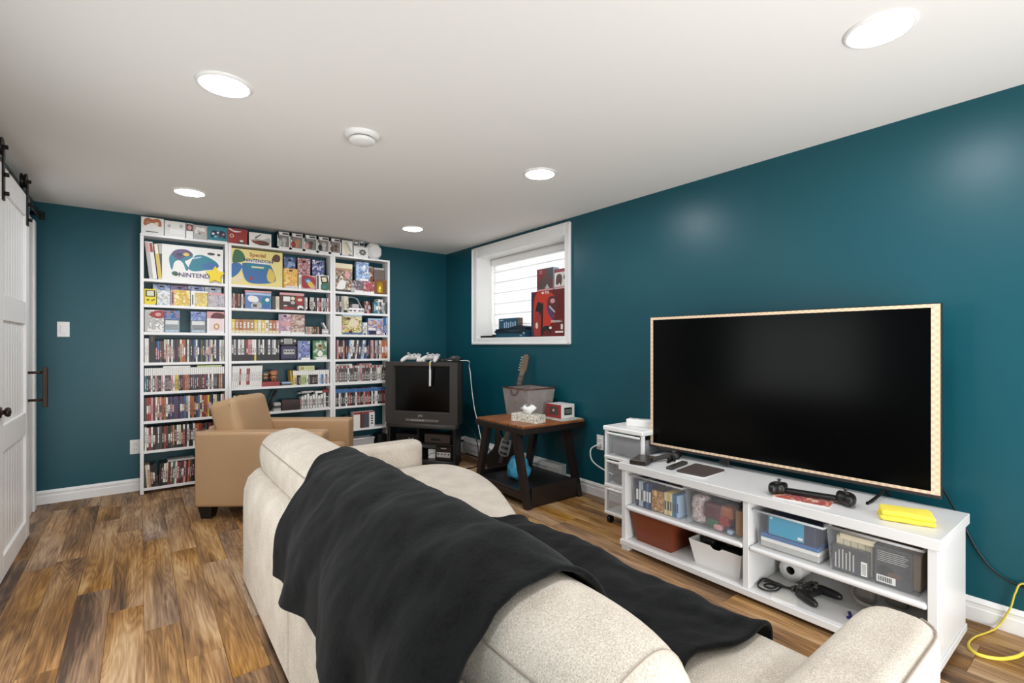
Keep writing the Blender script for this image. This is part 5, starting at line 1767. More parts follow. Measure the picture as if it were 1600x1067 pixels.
bx0, bx1 = 2.29, 2.66
bin_('clear plastic bin of upright books at the left of the bench', 1.50, 1.838, bx0, bx1, .175)
bin_('clear plastic bin of toys left of the bench divider', 1.185, 1.485, bx0, bx1, .19)
bin_('clear plastic bin holding a bright blue carton', .83, 1.115, bx0, bx1, .165)
bin_('clear plastic bin of backed books at the near bench end', .5, .815, bx0, bx1, .18)
# bin 1: books
y = 1.815
for i, (w, h, ch, nm) in enumerate(((.02, .15, 'n', 'navy'), (.014, .145, 's', 'pale blue'), (.014, .145, 'l', 'light grey'), (.02, .14, 'n', 'dark blue'), (.016, .142, 'b', 'mid blue'), (.018, .145, 'n', 'deep navy'))):
    o = MB().box(bx0 + .016, bx0 + .15, y - w, y, .264, .264 + h, .001, 0).box(bx0 + .0155, bx0 + .017, y - w + .003, y - .003, .30, .36, 0, 1).build('book', [P(ch), P('w' if ch != 'l' else 'd')])
    tag(o, f'{nm} spined book at place {["one", "two", "three", "four", "five", "six"][i]} from the left in the book bin', 'book', 'books in the clear bin')
    y -= w + .001
pbox('picture_box', 'brown and gold picture carton standing among the bin books', 'box', 0, 0, .264, .38, .1, cov(50, '6a3a24', 'd8a860', '8a4a2a', 'e8c890', sc=26), 'u', X=(-.04, .04), y=0)
o = [q for q in COL.objects if q.get('label', '').startswith('brown and gold')][0]
o.location = (bx0 + .018, y - .042, .264)
o.rotation_euler = (0, 0, R(-90))
y -= .085
for i, (w, h, ch, nm) in enumerate(((.016, .12, 'c', 'cream'), (.018, .125, 'y', 'yellow'), (.014, .12, 'c', 'pale cream'), (.012, .118, 'q', 'teal'), (.014, .122, 'b', 'bright blue'), (.012, .12, 's', 'light blue'))):
    o = MB().box(bx0 + .016, bx0 + .14, y - w, y, .264, .264 + h, .001, 0).box(bx0 + .0155, bx0 + .017, y - w + .003, y - .003, .29, .34, 0, 1).build('book', [P(ch), P('d')])
    tag(o, f'{nm} booklet at the right side of the clear book bin', 'book', 'books in the clear bin')
    y -= w + .001
# bin 2: toys and sleeves
t = thing('plastic_bag', 'crumpled clear bag of small parts inside the toy bin', 'bag', (bx0 + .06, 1.425, .264))
mb = MB().soft(-.035, .05, -.042, .042, 0, .15, .03, 8)
for i, v in enumerate(mb.v):
    mb.v[i] = v + Vector((noise.noise(v * 60), noise.noise(v * 60 + Vector((3, 3, 3))), .5 * noise.noise(v * 50))) * .009
    mb.v[i].z = max(0.001, mb.v[i].z)
mb.build('bag_film', collage('bag_parts', ('c9bdb8', '8f8580', 'd8cfca', 'b58f92', 'e4ded8'), 45, 7., .25), t, local=True)
toys = [('maroon lump toy', 'm', (.05, 1.34, .044, .05)), ('dark green toy', 'g', (.045, 1.345, .0, .034)), ('orange toy block', 'o', (.05, 1.275, .066, .036)), ('coral red toy block', 'r', (.04, 1.285, .028, .03)),
        ('pink oval toy', 'i', (.03, 1.315, .0, .024)), ('purple toy', 'p', (.045, 1.27, .0, .02)), ('pale blue ring toy', 's', (.02, 1.25, .0, .016))]
for nm, ch, (dx, yy, zz, r_) in toys:
    mb = MB().soft(-r_, r_, -r_, r_, 0, r_ * (1.7 if ch in 'mogr' else 1.2), r_ * .45, 3)
    for i, v in enumerate(mb.v):
        mb.v[i] = v + Vector((noise.noise(v * 40), noise.noise(v * 40 + Vector((1, 5, 3))), 0)) * .006
    o = tag(mb.build('toy', P(ch)), f'{nm} in the clear toy bin', 'toy')
    o.location = (bx0 + .014 + dx, yy, .264 + zz)
for i in range(7):
    yy = 1.24 - .006 * i
    o = tag(MB().box(bx0 + .04 + .034 * i, bx0 + .05 + .034 * i, 1.196, 1.228, .264, .264 + .12, .001).build('card_sleeve', P('tul'[i % 3])), f'paper sleeve {nth(i)} from the front filed along the near side of the toy bin', 'sleeve', 'paper sleeves in the toy bin')
tag(MB().box(bx0 + .09, bx0 + .3, 1.24, 1.38, .264, .4, .003).build('navy_box', P('n')), 'navy blue box behind the toys in the toy bin', 'box')
# bin 3: blue carton
t = thing('blue_carton', 'bright cyan-blue carton in the clear bin right of the divider', 'box', (bx0 + .02, .97, .325))
MB().box(0, .08, -.105, .1, 0, .092, .001).build('carton', P('n'), t, local=True)
MB().box(-.001, .002, -.06, .09, .004, .09).build('printed_front', mat('cyan_print', '2d9cc0', .35), t, local=True)
MB().box(-.002, 0, -.055, -.035, .012, .024).build('label_patch', P('w'), t, local=True)
MB().tube([(-.001, .078, .078), (-.002, .078, .078)], .005, 10).build('logo_dot', P('w'), t, local=True)
for k, (h0, h1, ch, lb) in enumerate(((.264, .288, 'l', 'lower grey-white'), (.289, .306, 'w', 'middle white'), (.307, .324, 'b', 'upper blue'))):
    tag(MB().box(bx0 + .016, bx0 + .25, .85, 1.095, h0, h1, .002).build('flat_box', P(ch)), f'{lb} flat box beneath the cyan carton in the bin', 'box')
# bin 4: books with printed backs
def backbook(label, y0, y1, z0, z1, x, bar):
    t = thing('book', label, 'book', (x, (y0 + y1) / 2, z0), R(-90))
    w, h = y1 - y0, z1 - z0
    MB().box(-w / 2, w / 2, .001, .025, 0, h, .001).build('cover', P('d'), t, local=True)
    art = [('r', (.02, .02, .98, .98), mat('print_charcoal', '3c3b3e', .4))]
    rr = random.Random(int(y0 * 100))
    if bar == 'side':
        art += [('r', (.08 + .1 * i, .1, .12 + .1 * i, rr.uniform(.7, .9)), 'l') for i in range(6)]
        art += [('r', (.8, .06, .97, .62), 'w')] + [('r', (.83, .12 + .055 * i, .94, .14 + .055 * i), 'd') for i in range(8)]
    else:
        art += [('r', (.08, .62 + .05 * i, rr.uniform(.75, .93), .635 + .05 * i), 'l') for i in range(6)] + [('e', (.3, .38, .22, .14), 'k'), ('e', (.55, .3, .2, .08), 'u')]
        art += [('r', (.06, .05, .58, .24), 'w')] + [('r', (.1 + .05 * i, .08, .13 + .05 * i, .21), 'k') for i in range(8)]
    draw(t, art, front_M(-w / 2, .0008, 0), w, h, 'printed_back')


backbook('dark backed book lying sideways with a white bar label', .672, .8, .264, .365, bx0 + .018, 'side')
backbook('dark backed upright book with a bar code, near bench end', .535, .652, .264, .41, bx0 + .018, 'up')
for i in range(5):
    yy = .795 - .026 * i
    tag(MB().box(bx0 + .05, bx0 + .16, yy - .024, yy, .264, .264 + .135, .001).build('book', P('c')), f'cream page-edge book {nth(i)} from left behind the dark sideways book', 'book', 'cream books in the near bin')
t = tag(MB().box(bx0 + .025, bx0 + .05, .655, .775, .395, .417, .002).build('book', P('c')), 'cream book lying across the tops in the near bin', 'book')
tag(MB().box(bx0 + .05, bx0 + .3, .515, .66, .264, .4, .003).build('book_stack', mat('kraft_card', 'a48a70', .7)), 'brown kraft carton filling the back of the near bin', 'box')


# tapering tubs in the lower compartments
def tub(name, label, cat, cx, cy, L0, L1, W0, W1, h, m, notch=False, hollow=True, inner=None):
    t = thing(name, label, cat, (cx, cy, .056))
    th = .004
    V = [(-W0, -L0, 0), (W0, -L0, 0), (W0, L0, 0), (-W0, L0, 0), (-W1, -L1, h), (W1, -L1, h), (W1, L1, h), (-W1, L1, h)]
    Vi = [(-W0 + th, -L0 + th, th), (W0 - th, -L0 + th, th), (W0 - th, L0 - th, th), (-W0 + th, L0 - th, th), (-W1 + th, -L1 + th, h), (W1 - th, -L1 + th, h), (W1 - th, L1 - th, h), (-W1 + th, L1 - th, h)]
    if notch:
        n1, n2, dz = -.3, .15, .014
        front = [V[0], V[4], (-W1, n1 * L1, h), (-W1 + .002, (n1 + .12) * L1, h - dz), (-W1 + .002, (n2 - .12) * L1, h - dz), (-W1, n2 * L1, h), V[7], V[3]]
        mb = MB().add(V, [(0, 3, 2, 1), (0, 1, 5, 4), (1, 2, 6, 5), (2, 3, 7, 6)])
        mb.add(front, [tuple(range(8))])
        mb.add(Vi, [(0, 1, 2, 3), (0, 4, 5, 1), (1, 5, 6, 2), (2, 6, 7, 3)])
    else:
        F = [(0, 3, 2, 1), (0, 1, 5, 4), (1, 2, 6, 5), (2, 3, 7, 6), (3, 0, 4, 7)]
        mb = MB().add(V, F).add(Vi, [f[::-1] for f in F])
        mb.add([V[4], V[5], V[6], V[7], Vi[4], Vi[5], Vi[6], Vi[7]], [(0, 1, 5, 4), (1, 2, 6, 5), (2, 3, 7, 6), (3, 0, 4, 7)])
    mb.build('tub', m, t, local=True)
    if not notch:
        MB().tube([V[4], V[5], V[6], V[7], V[4]], .004, 6).build('rim', m, t, local=True)
    return t


tub('brown_tub', 'terracotta-brown tapered storage tub in the lower left of the bench', 'tub', 2.44, 1.70, .115, .138, .125, .155, .172, mat('terracotta_plastic', '7a3a1e', .45))
tub('white_tub', 'white tapered cable tub with a notched front beside the brown tub', 'tub', 2.44, 1.325, .118, .142, .115, .14, .125, M_WPL, True)
t = tag(MB().soft(2.36, 2.54, 1.36, 1.43, .062, .195, .03, 5).build('power_brick', M_BLK), 'black power brick standing in the white notched tub', 'adapter')
t = tag(MB().soft(2.36, 2.52, 1.22, 1.345, .062, .17, .03, 5).build('black_headphones_case', M_BLK), 'black rounded pouch lying in the white notched tub', 'pouch')
tag(MB().tube(spline([(2.36, 1.43, .19), (2.34, 1.4, .22), (2.38, 1.33, .2), (2.36, 1.28, .185), (2.42, 1.25, .19)], 6), .005, 6).build('cable', M_BLK), 'black cable curled on top of the white notched tub', 'cable')

# paper roll, wired controller, headset
t = thing('paper_roll', 'white paper towel roll lying on its side in the bench', 'paper roll', (2.56, 1.045, .056 + .052), 0)
Mr = Matrix.Rotation(R(90), 4, 'Y') @ Matrix.Translation((0, 0, -.06))
MB().lathe([(.019, 0), (.052, 0), (.053, .004), (.053, .116), (.052, .12), (.019, .12)], 32, M=Mr).build('paper', mat('paper_white', 'f0efec', .95), t, local=True)
MB().lathe([(.019, .12), (.0192, .0), (.0175, 0), (.0175, .12)], 24, M=Mr).build('core', mat('core_card', '2a2420', .9), t, local=True)
t = gamepad('wired_controller', 'black wired game controller lying on the bottom board of the bench', (2.425, .925, .056), R(-15), 1.1, M_BLK, M_DGREY)
kx, ky, kz = 2.43, .925, .075
loop = [(kx, ky, kz), (2.41, .99, .066), (2.39, 1.05, .064), (2.37, 1.09, .064), (2.34, 1.095, .064), (2.335, 1.06, .066), (2.37, 1.05, .07), (2.4, 1.08, .07), (2.40, 1.12, .07), (2.36, 1.122, .07), (2.31, 1.11, .066), (2.30, 1.07, .064), (2.33, 1.04, .064), (2.365, 1.03, .074), (2.39, 1.035, .074), (2.385, 1.09, .076), (2.35, 1.1, .08), (2.36, 1.06, .082), (2.39, 1.0, .075)]
MB().tube(spline(loop, 6), .0042, 6).build('cable', M_BLK, t)
t = thing('headset', 'grey over-ear headset lying at the back of the lower right bench', 'headset', (2.58, .70, .056))
ce = Vector((2.58, .70, .056))
for p, r_ in (((-.01, .06, .045), .042), ((.05, -.04, .045), .042)):
    MB().soft(p[0] - .024, p[0] + .024, p[1] - r_, p[1] + r_, .0, .085, .022, 4).build('ear_cup', mat('warm_grey_plastic', '8c837c', .5), t, local=True)
MB().tube(spline([(-.01, .06, .08), (-.06, .1, .06), (-.1, .06, .03), (-.08, -.02, .02)], 6), .008, 8, flat=.6).build('headband', mat('warm_grey_plastic', '8c837c', .5), t, local=True)
MB().tube(spline([(.05, -.04, .04), (.06, -.1, .05), (.07, -.17, .04), (.08, -.2, .02)], 6), .009, 8).build('boom_arm', mat('warm_grey_plastic', '8c837c', .5), t, local=True)
t = thing('blue_clip', 'small dark blue plastic clip on the bench bottom near the sofa arm', 'clip', (2.375, .755, .056), R(25))
MB().box(-.03, .03, -.006, .006, 0, .008, .002).box(-.03, -.01, -.016, .016, 0, .006, .002).build('body', mat('ink_blue', '2a2470', .4), t, local=True)
MB().tube([(.02, 0, .008), (.02, 0, .012)], .004, 8).build('pin', M_DGREY, t, local=True)
o = MB().box(-.07, .07, -.05, .05, 0, .0012).build('paper_sheet', P('w'))
o.location = (2.33, 1.0, .0562)
o.rotation_euler = (0, 0, R(20))
tag(o, 'loose white paper sheet under the controller cable', 'paper')

# ------------------------------------------------------------------ drawer tower
tw = thing('drawer_tower', 'white plastic drawer tower on casters left of the media bench', 'drawers', (2.69, 2.075, 0))
TX0, TX1, TYA, TYB = 2.5, 2.86, 1.915, 2.235
M_TW = mat('tower_white', 'f0eeea', .4, var=.02)
M_DRW = clear('drawer_plastic', 'e2e4e6', .16, .25)
MB().box(TX0 - .008, TX1, TYA - .006, TYB + .006, .625, .655, .006).build('top', M_TW, tw)
for zz in (.06, .245, .435):
    MB().box(TX0, TX1, TYA, TYB, zz, zz + .022, .004).build('tray_rim', M_TW, tw)
for x, y in ((TX0 + .004, TYA), (TX0 + .004, TYB - .022), (TX1 - .026, TYA), (TX1 - .026, TYB - .022)):
    MB().box(x, x + .022, y, y + .022, .06, .63, .003).build('post', M_TW, tw)
for zz in (.084, .27, .46):
    d_ = MB().box(TX0 + .002, TX0 + .005, TYA + .024, TYB - .024, zz, zz + .15).box(TX0 + .005, TX1 - .03, TYA + .024, TYA + .027, zz, zz + .13).box(TX0 + .005, TX1 - .03, TYB - .027, TYB - .024, zz, zz + .13).build('drawer', M_DRW, tw)
    MB().box(TX0 - .006, TX0 + .006, TYA + .024, TYB - .024, zz + .142, zz + .156, .003).build('drawer_lip', M_TW, d_)
for x in (TX0 + .03, TX1 - .03):
    for y in (TYA + .03, TYB - .03):
        c_ = MB().tube([(x, y - .012, .024), (x, y + .012, .024)], .024, 14).build('caster', M_BLK, tw)
        MB().tube([(x, y, .03), (x, y, .062)], .006, 8).build('caster_stem', M_LGREY, c_)
for zz, h, m, nm in ((.464, .105, mat('grey_cloth', '6a6a6c', .9), 'grey cloth bundle in the top drawer of the plastic tower'), (.274, .12, mat('dark_cloth', '3e3a3a', .9), 'dark cloth bundle in the middle drawer of the plastic tower'),
                     (.088, .1, mat('brown_cloth', '5a5450', .9), 'brown-grey bundle in the bottom drawer of the plastic tower')):
    y0 = TYA + .035 if zz > .1 else TYA + .03
    y1 = TYB - .035 if zz > .2 else TYB - .14
    mb = MB().soft(TX0 + .03, TX1 - .06, y0, y1, zz, zz + h, .03, 7)
    for i, v in enumerate(mb.v):
        mb.v[i] = v + Vector((noise.noise(v * 20), noise.noise(v * 20 + Vector((3, 3, 3))), 0)) * .012
        mb.v[i].z = max(zz, mb.v[i].z)
    tag(mb.build('cloth_bundle', m), nm, 'cloth')
tag(MB().soft(TX0 + .02, TX0 + .1, TYB - .13, TYB - .04, .394, .42, .01, 4).build('red_pouch', collage('red_pattern', ('8a2a30', 'd8c0c0', '6a2028'), 60, 2.)), 'red patterned pouch on the dark bundle in the middle drawer', 'pouch')
t = thing('power_strip', 'white power strip with a plugged-in adapter on the drawer tower', 'power strip', (2.66, 2.03, .655), R(-70))
MB().soft(-.11, .11, -.035, .035, 0, .05, .008, 4).build('body', M_WPL, t, local=True)
for i in range(2):
    MB().box(-.08 + .045 * i, -.055 + .045 * i, -.012, .012, .05, .0515).build('socket', M_LGREY, t, local=True)
MB().soft(.05, .095, -.02, .02, .05, .085, .006, 3).build('adapter', M_WPL, t, local=True)
MB().tube(spline([(.07, 0, .075), (.07, .0, .11), (.1, .02, .135), (.14, .06, .12), (.17, .1, .02)], 6), .0042, 6).build('cord', M_WPL, t, local=True)
tag(MB().tube(spline([(2.884, 2.62, .41), (2.86, 2.63, .41), (2.8, 2.64, .38), (2.78, 2.6, .3), (2.78, 2.45, .25), (2.8, 2.32, .235), (2.83, 2.26, .24), (2.875, 2.1, .26)], 8), .0055, 8).build('white_cable', M_WPL), 'white cord from the wall outlet curling behind the drawer tower', 'cord')
t = thing('wall_plug', 'white plug in the wall outlet left of the drawer tower', 'plug', (2.882, 2.62, .412))
MB().soft(-.022, 0, -.014, .014, -.014, .014, .004, 3).build('body', M_WPL, t, local=True)
MB().tube([(-.02, 0, 0), (-.034, 0, -.002)], .006, 8).build('strain_relief', M_WPL, t, local=True)

# ------------------------------------------------------------------ side table
tb = thing('side_table', 'side table with a red-brown plank top and black splayed legs', 'table', (2.54, 3.07, 0))
TBX0, TBX1, TBY0, TBY1, TBZ = 2.215, 2.80, 2.755, 3.39, .6


def table_wood():
    m = bpy.data.materials.new('table_red_oak')
    m.use_nodes = True
    nt = m.node_tree
    b = nt.nodes['Principled BSDF']
    b.inputs['Roughness'].default_value = .35
    tc = nt.nodes.new('ShaderNodeTexCoord')
    mp = nt.nodes.new('ShaderNodeMapping')
    mp.inputs['Scale'].default_value = (4, 50, 4)
    n = nt.nodes.new('ShaderNodeTexNoise')
    n.inputs['Scale'].default_value = 1.2
    n.inputs['Detail'].default_value = 4
    cr = nt.nodes.new('ShaderNodeValToRGB')
    cr.color_ramp.elements[0].color = lin('6e3a1e')
    cr.color_ramp.elements[1].color = lin('b0703c')
    cr.color_ramp.elements[0].position = .3
    cr.color_ramp.elements[1].position = .75
    nt.links.new(tc.outputs['Object'], mp.inputs['Vector'])
    nt.links.new(mp.outputs[0], n.inputs['Vector'])
    nt.links.new(n.outputs['Fac'], cr.inputs[0])
    nt.links.new(cr.outputs[0], b.inputs['Base Color'])
    return m


M_TOPW = table_wood()
M_LEG = mat('espresso_wood', '1f1714', .4, var=.15, vscale=12)
npl = 6
for i in range(npl):
    y0 = TBY0 + (TBY1 - TBY0) * i / npl
    MB().box(TBX0 + .012, TBX1 + .048, y0 + .001, y0 + (TBY1 - TBY0) / npl - .001, TBZ - .016, TBZ, .0015).build('top_plank', M_TOPW, tb)
MB().box(TBX0, TBX1 + .06, TBY0 - .008, TBY1 + .008, TBZ - .06, TBZ - .0165, .003).build('apron', M_LEG, tb)
for y_t, y_b in ((TBY0 + .13, TBY0 - .012), (TBY1 - .13, TBY1 + .012)):
    for xa in (TBX0 + .01, TBX1 - .055):
        V = []
        for zz, yy, w_, d_ in ((0, y_b, .03, .024), (TBZ - .06, y_t, .04, .034)):
            V += [(xa, yy - d_, zz), (xa + .046, yy - d_, zz), (xa + .046, yy + d_, zz), (xa, yy + d_, zz)]
        MB().add(V, [(0, 3, 2, 1), (4, 5, 6, 7), (0, 1, 5, 4), (1, 2, 6, 5), (2, 3, 7, 6), (3, 0, 4, 7)]).build('leg', M_LEG, tb)
MB().box(TBX0 + .02, TBX1, TBY0 + .02, TBY1 - .02, .10, .118, .002).build('lower_shelf', M_LEG, tb)
for y0 in (TBY0 - .02, TBY1):
    MB().box(TBX0 + .065, TBX1 - .055, y0, y0 + .02, .004, .15, .002).build('side_panel', M_LEG, tb)
MB().box(TBX0 + .012, TBX0 + .03, TBY0 + .03, TBY1 - .03, .055, .1, .002).build('front_rail', M_LEG, tb)
# felt basket
fb = thing('felt_basket', 'grey felt storage basket with a brown rim on the side table', 'basket', (2.675, 3.255, TBZ))
L0, L1, W0, W1, h = .15, .175, .125, .15, .232
V = [(-W0, -L0, 0), (W0, -L0, 0), (W0, L0, 0), (-W0, L0, 0), (-W1, -L1, h), (W1, -L1, h), (W1, L1, h), (-W1, L1, h)]
F = [(0, 3, 2, 1), (0, 1, 5, 4), (1, 2, 6, 5), (2, 3, 7, 6), (3, 0, 4, 7)]
M_FELT = fabric('grey_felt', '6e6763', 'a8a09a', 180, .3)
MB().add(V, F).add([(x * .96, y * .96, max(z, .005)) for x, y, z in V], [f[::-1] for f in F]).build('body', M_FELT, fb, local=True)
MB().tube([V[4], V[5], V[6], V[7], V[4]], .007, 6).build('rim', mat('rim_leather', '5e4030', .6), fb, local=True)
MB().tube(spline([(-W1 - .002, -.05, h - .01), (-W1 - .012, -.03, h - .05), (-W1 - .012, .03, h - .05), (-W1 - .002, .05, h - .01)], 5), .005, 6).build('handle', mat('rim_leather', '5e4030', .6), fb, local=True)
tag(MB().soft(2.57, 2.78, 3.13, 3.38, TBZ + .01, TBZ + .2, .04, 6).build('brown_bundle', mat('brown_fleece', '4a3228', .95)), 'dark brown bundle inside the felt basket', 'cloth')
# tissue box
tx = thing('tissue_box', 'patterned tissue box with a white tissue on the side table', 'tissue box', (2.41, 2.935, TBZ), R(-80))
MB().box(-.13, .13, -.055, .055, 0, .062, .002).build('carton', collage('tissue_print', ('f2efe6', 'e8e2d0', '6f6a52', 'f0ece4', 'c9bfa4', 'f4f1ea'), 34, 5., .6), tx, local=True)
V = []
mb = MB()
n_ = 14
for k, (r_, z_) in enumerate(((.012, .06), (.03, .085), (.04, .105), (.03, .125))):
    V += [(r_ * (1 + .5 * math.sin(5 * a + k)) * math.cos(a) * 1.5, r_ * (1 + .4 * math.sin(3 * a)) * math.sin(a), z_ + .012 * math.sin(4 * a + k)) for a in [2 * math.pi * i / n_ for i in range(n_)]]
mb.add(V, [(k * n_ + i, k * n_ + (i + 1) % n_, (k + 1) * n_ + (i + 1) % n_, (k + 1) * n_ + i) for k in range(3) for i in range(n_)], 0, True)
mb.build('tissue', mat('tissue_white', 'f4f3f0', .95), tx, local=True)
# mat and red box
t = tag(MB().box(-.115, .115, -.14, .14, 0, .006, .002).build('placemat', collage('mat_speckle', ('c9c6b8', 'b5b3a6', 'd8d4c4', '8f9a94'), 70, 4., .6)), 'pale speckled mat under the red and white carton', 'mat')
t.location = (2.735, 2.91, TBZ)
pbox('red_white_carton', 'red and white carton with black panels on the side table', 'box', 0, 0, 0, .11, .15, 'r', side='w', X=(-.09, .09), y=0, art=[('r', (.25, .2, .8, .85), 'd'), ('e', (.5, .55, .14, .2), 'u'), ('e', (.5, .55, .07, .1), 'l')])
o = [q for q in COL.objects if q.get('label', '').startswith('red and white carton with black')][0]
o.location = (2.685, 2.945, TBZ + .0062)
o.rotation_euler = (0, 0, R(-90))
# black panel on the side turned to the camera
MB().box(.0905, .0915, .035, .12, .025, .085).build('printed_panel', P('k'), o, local=True)
for i in range(3):
    MB().box(.0912, .092, .045, .11, .04 + .012 * i, .044 + .012 * i).build('printed_line', P('l'), o, local=True)
# plastic bag
t = thing('blue_plastic_bag', 'bright blue plastic bag slumped on the lower shelf of the table', 'bag', (2.43, 3.08, .118))
mb = MB().soft(-.1, .1, -.1, .1, 0, .2, .085, 10)
for i, v in enumerate(mb.v):
    q = v.copy()
    f_ = 1 - .45 * (q.z / .2) ** 1.5
    mb.v[i] = Vector((q.x * f_, q.y * f_, q.z)) + Vector((noise.noise(q * 22), noise.noise(q * 22 + Vector((4, 4, 4))), .6 * noise.noise(q * 26))) * .016
    mb.v[i].z = max(.001, mb.v[i].z)
mb.build('bag_body', mat('blue_film', '45a3c9', .3, var=.2, vscale=14), t, local=True)
mb = MB()
mb.lathe([(.03, .17), (.018, .2), (.03, .225), (.036, .24)], 12)
for i, v in enumerate(mb.v):
    mb.v[i] = Vector(v) + Vector((noise.noise(Vector(v) * 40), noise.noise(Vector(v) * 40 + Vector((2, 2, 2))), 0)) * .012
mb.build('gathered_neck', mat('blue_film', '45a3c9', .3), t, local=True)
# guitar leaning on the wall
p0, p1 = Vector((2.62, 3.61, .0)), Vector((2.862, 3.50, 1.085))
ax = (p1 - p0).normalized()
fwd = Vector((-.9, -.42, 0))
side = ax.cross(fwd).normalized()
fw_ = side.cross(ax).normalized()
g = thing('electric_guitar', 'black electric guitar leaning on the teal wall behind the side table', 'guitar', p0)
Mg = Matrix((Vector((side.x, ax.x, fw_.x, p0.x)), Vector((side.y, ax.y, fw_.y, p0.y)), Vector((side.z, ax.z, fw_.z, p0.z)), Vector((0, 0, 0, 1))))
bo = [(0, .0), (.1, .015), (.155, .08), (.16, .16), (.125, .225), (.115, .27), (.13, .33), (.135, .4), (.105, .42), (.065, .36), (.03, .345), (-.03, .345), (-.065, .36), (-.11, .44), (-.145, .43), (-.135, .33), (-.115, .26), (-.125, .21), (-.16, .15), (-.15, .06), (-.09, .012)]
MB().pillow([(p.x, p.y) for p in spline(bo, 4, True)], -.02, .022, .008, 3, M=Mg).build('body', mat('guitar_black', '121214', .2), g)
MB().pillow([(p.x, p.y) for p in spline([(-.05, .2), (.0, .18), (.05, .2), (.055, .28), (.045, .34), (-.04, .345), (-.055, .28)], 4, True)], .022, .025, .001, 1, M=Mg).build('pickguard', mat('silver_plate', '8e9094', .35, .4), g)
for yy in (.21, .26, .31):
    MB().box(-.035, .035, yy - .012, yy + .012, .025, .032, .002, M=Mg).build('pickup', M_BLK, g)
MB().box(-.022, .022, .33, .95, .018, .038, .006, M=Mg).build('neck', mat('maple_neck', '8a6a4a', .4), g)
fb_ = MB().box(-.023, .023, .33, .95, .038, .043, .001, M=Mg).build('fretboard', mat('rosewood', '4a3626', .5), g)
fr = MB()
for i in range(18):
    yy = .95 - .62 * (1 - 2 ** (-i / 12)) * 1.25
    if yy > .34:
        fr.box(-.022, .022, yy - .001, yy + .001, .043, .0445, M=Mg)
fr.build('frets', M_LGREY, fb_)
hd_ = MB().pillow([(-.024, .95), (.024, .95), (.034, 1.0), (.03, 1.12), (.008, 1.145), (-.028, 1.13), (-.034, 1.0)], .018, .034, .003, 2, M=Mg).build('headstock', mat('dark_headstock', '6a5844', .4), g)
for i in range(6):
    MB().tube([Mg @ Vector((-.026, .985 + .024 * i, .024)), Mg @ Vector((-.05, .985 + .024 * i, .024))], .005, 6).build('tuner', M_LGREY, hd_)
sm = MB()
for i in range(6):
    xx = -.016 + .0064 * i
    sm.tube([Mg @ Vector((xx, .12, .046)), Mg @ Vector((xx, 1.0, .0465))], .0006, 3, cap=False)
sm.build('strings', M_LGREY, g)

# ------------------------------------------------------------------ tube television on its stand
CA = math.atan2(-.81, .58)
base = Vector((2.235, 4.425, 0))
cs = thing('television_stand', 'dark grey corner television stand with open shelf under the tube television', 'stand', base, CA)
w2 = .38
MB().pillow([(-w2, -.02), (w2, -.02), (w2, .1), (.2, .5), (-.2, .5), (-w2, .1)], .365, .41, .008, 2).build('top', M_DGREY, cs, local=True)
MB().box(-w2, -w2 + .03, 0, .14, .02, .365, .003).build('side_panel', M_BLK, cs, local=True)
MB().box(w2 - .03, w2, 0, .14, .02, .365, .003).build('side_panel', M_BLK, cs, local=True)
MB().pillow([(-w2, -.005), (w2, -.005), (w2, .1), (.2, .48), (-.2, .48), (-w2, .1)], .0, .05, .006, 2).build('base', M_BLK, cs, local=True)
MB().box(-w2 + .03, w2 - .03, .01, .3, .2, .212, .002).build('shelf', M_BLK, cs, local=True)
MB().box(-.05, -.03, .02, .3, .212, .365).build('inner_divider', M_BLK, cs, local=True)
tvc = thing('tube_television', 'bulky dark grey tube television in the back corner', 'television', base + Vector((0, 0, .41)), CA)
hw, hh = .4, .62
fr = MB()
sx0, sx1, sz0, sz1 = -.318, .318, .105, .58
V = [(-hw, 0, 0), (hw, 0, 0), (hw, 0, hh), (-hw, 0, hh), (sx0, 0.0, sz0), (sx1, 0, sz0), (sx1, 0, sz1), (sx0, 0, sz1),
     (sx0 + .018, .03, sz0 + .016), (sx1 - .018, .03, sz0 + .016), (sx1 - .018, .03, sz1 - .016), (sx0 + .018, .03, sz1 - .016), (-hw, .1, 0), (hw, .1, 0), (hw, .1, hh), (-hw, .1, hh)]
F = [(0, 1, 5, 4), (1, 2, 6, 5), (2, 3, 7, 6), (3, 0, 4, 7), (4, 5, 9, 8), (5, 6, 10, 9), (6, 7, 11, 10), (7, 4, 8, 11), (1, 0, 12, 13), (2, 1, 13, 14), (3, 2, 14, 15), (0, 3, 15, 12)]
M_CRT = mat('crt_shell', '3a3632', .45, var=.04)
MB().add(V, F).build('front_bezel', M_CRT, tvc, local=True)
g_ = MB()
V, F = [], []
for i in range(9):
    for j in range(9):
        a, b = -1 + i / 4, -1 + j / 4
        V.append(((sx1 - .018) * a, .03 - .016 * (1 - a * a) * (1 - b * b) * .8 - .004, (sz0 + sz1) / 2 + ((sz1 - sz0) / 2 - .016) * b))
F = [(i * 9 + j, (i + 1) * 9 + j, (i + 1) * 9 + j + 1, i * 9 + j + 1) for i in range(8) for j in range(8)]
g_.add(V, F, 0, True).build('screen', mat('crt_glass', '020202', .25, spec=.3), tvc, local=True)
V = [(-hw, .1, 0), (hw, .1, 0), (hw, .1, hh), (-hw, .1, hh), (-hw + .02, .2, .0), (hw - .02, .2, .0), (hw - .02, .2, hh - .02), (-hw + .02, .2, hh - .02), (-.2, .5, .03), (.2, .5, .03), (.2, .5, .4), (-.2, .5, .4)]
F = [(0, 1, 5, 4), (1, 2, 6, 5), (2, 3, 7, 6), (3, 0, 4, 7), (4, 5, 9, 8), (5, 6, 10, 9), (6, 7, 11, 10), (7, 4, 8, 11), (8, 9, 10, 11)]
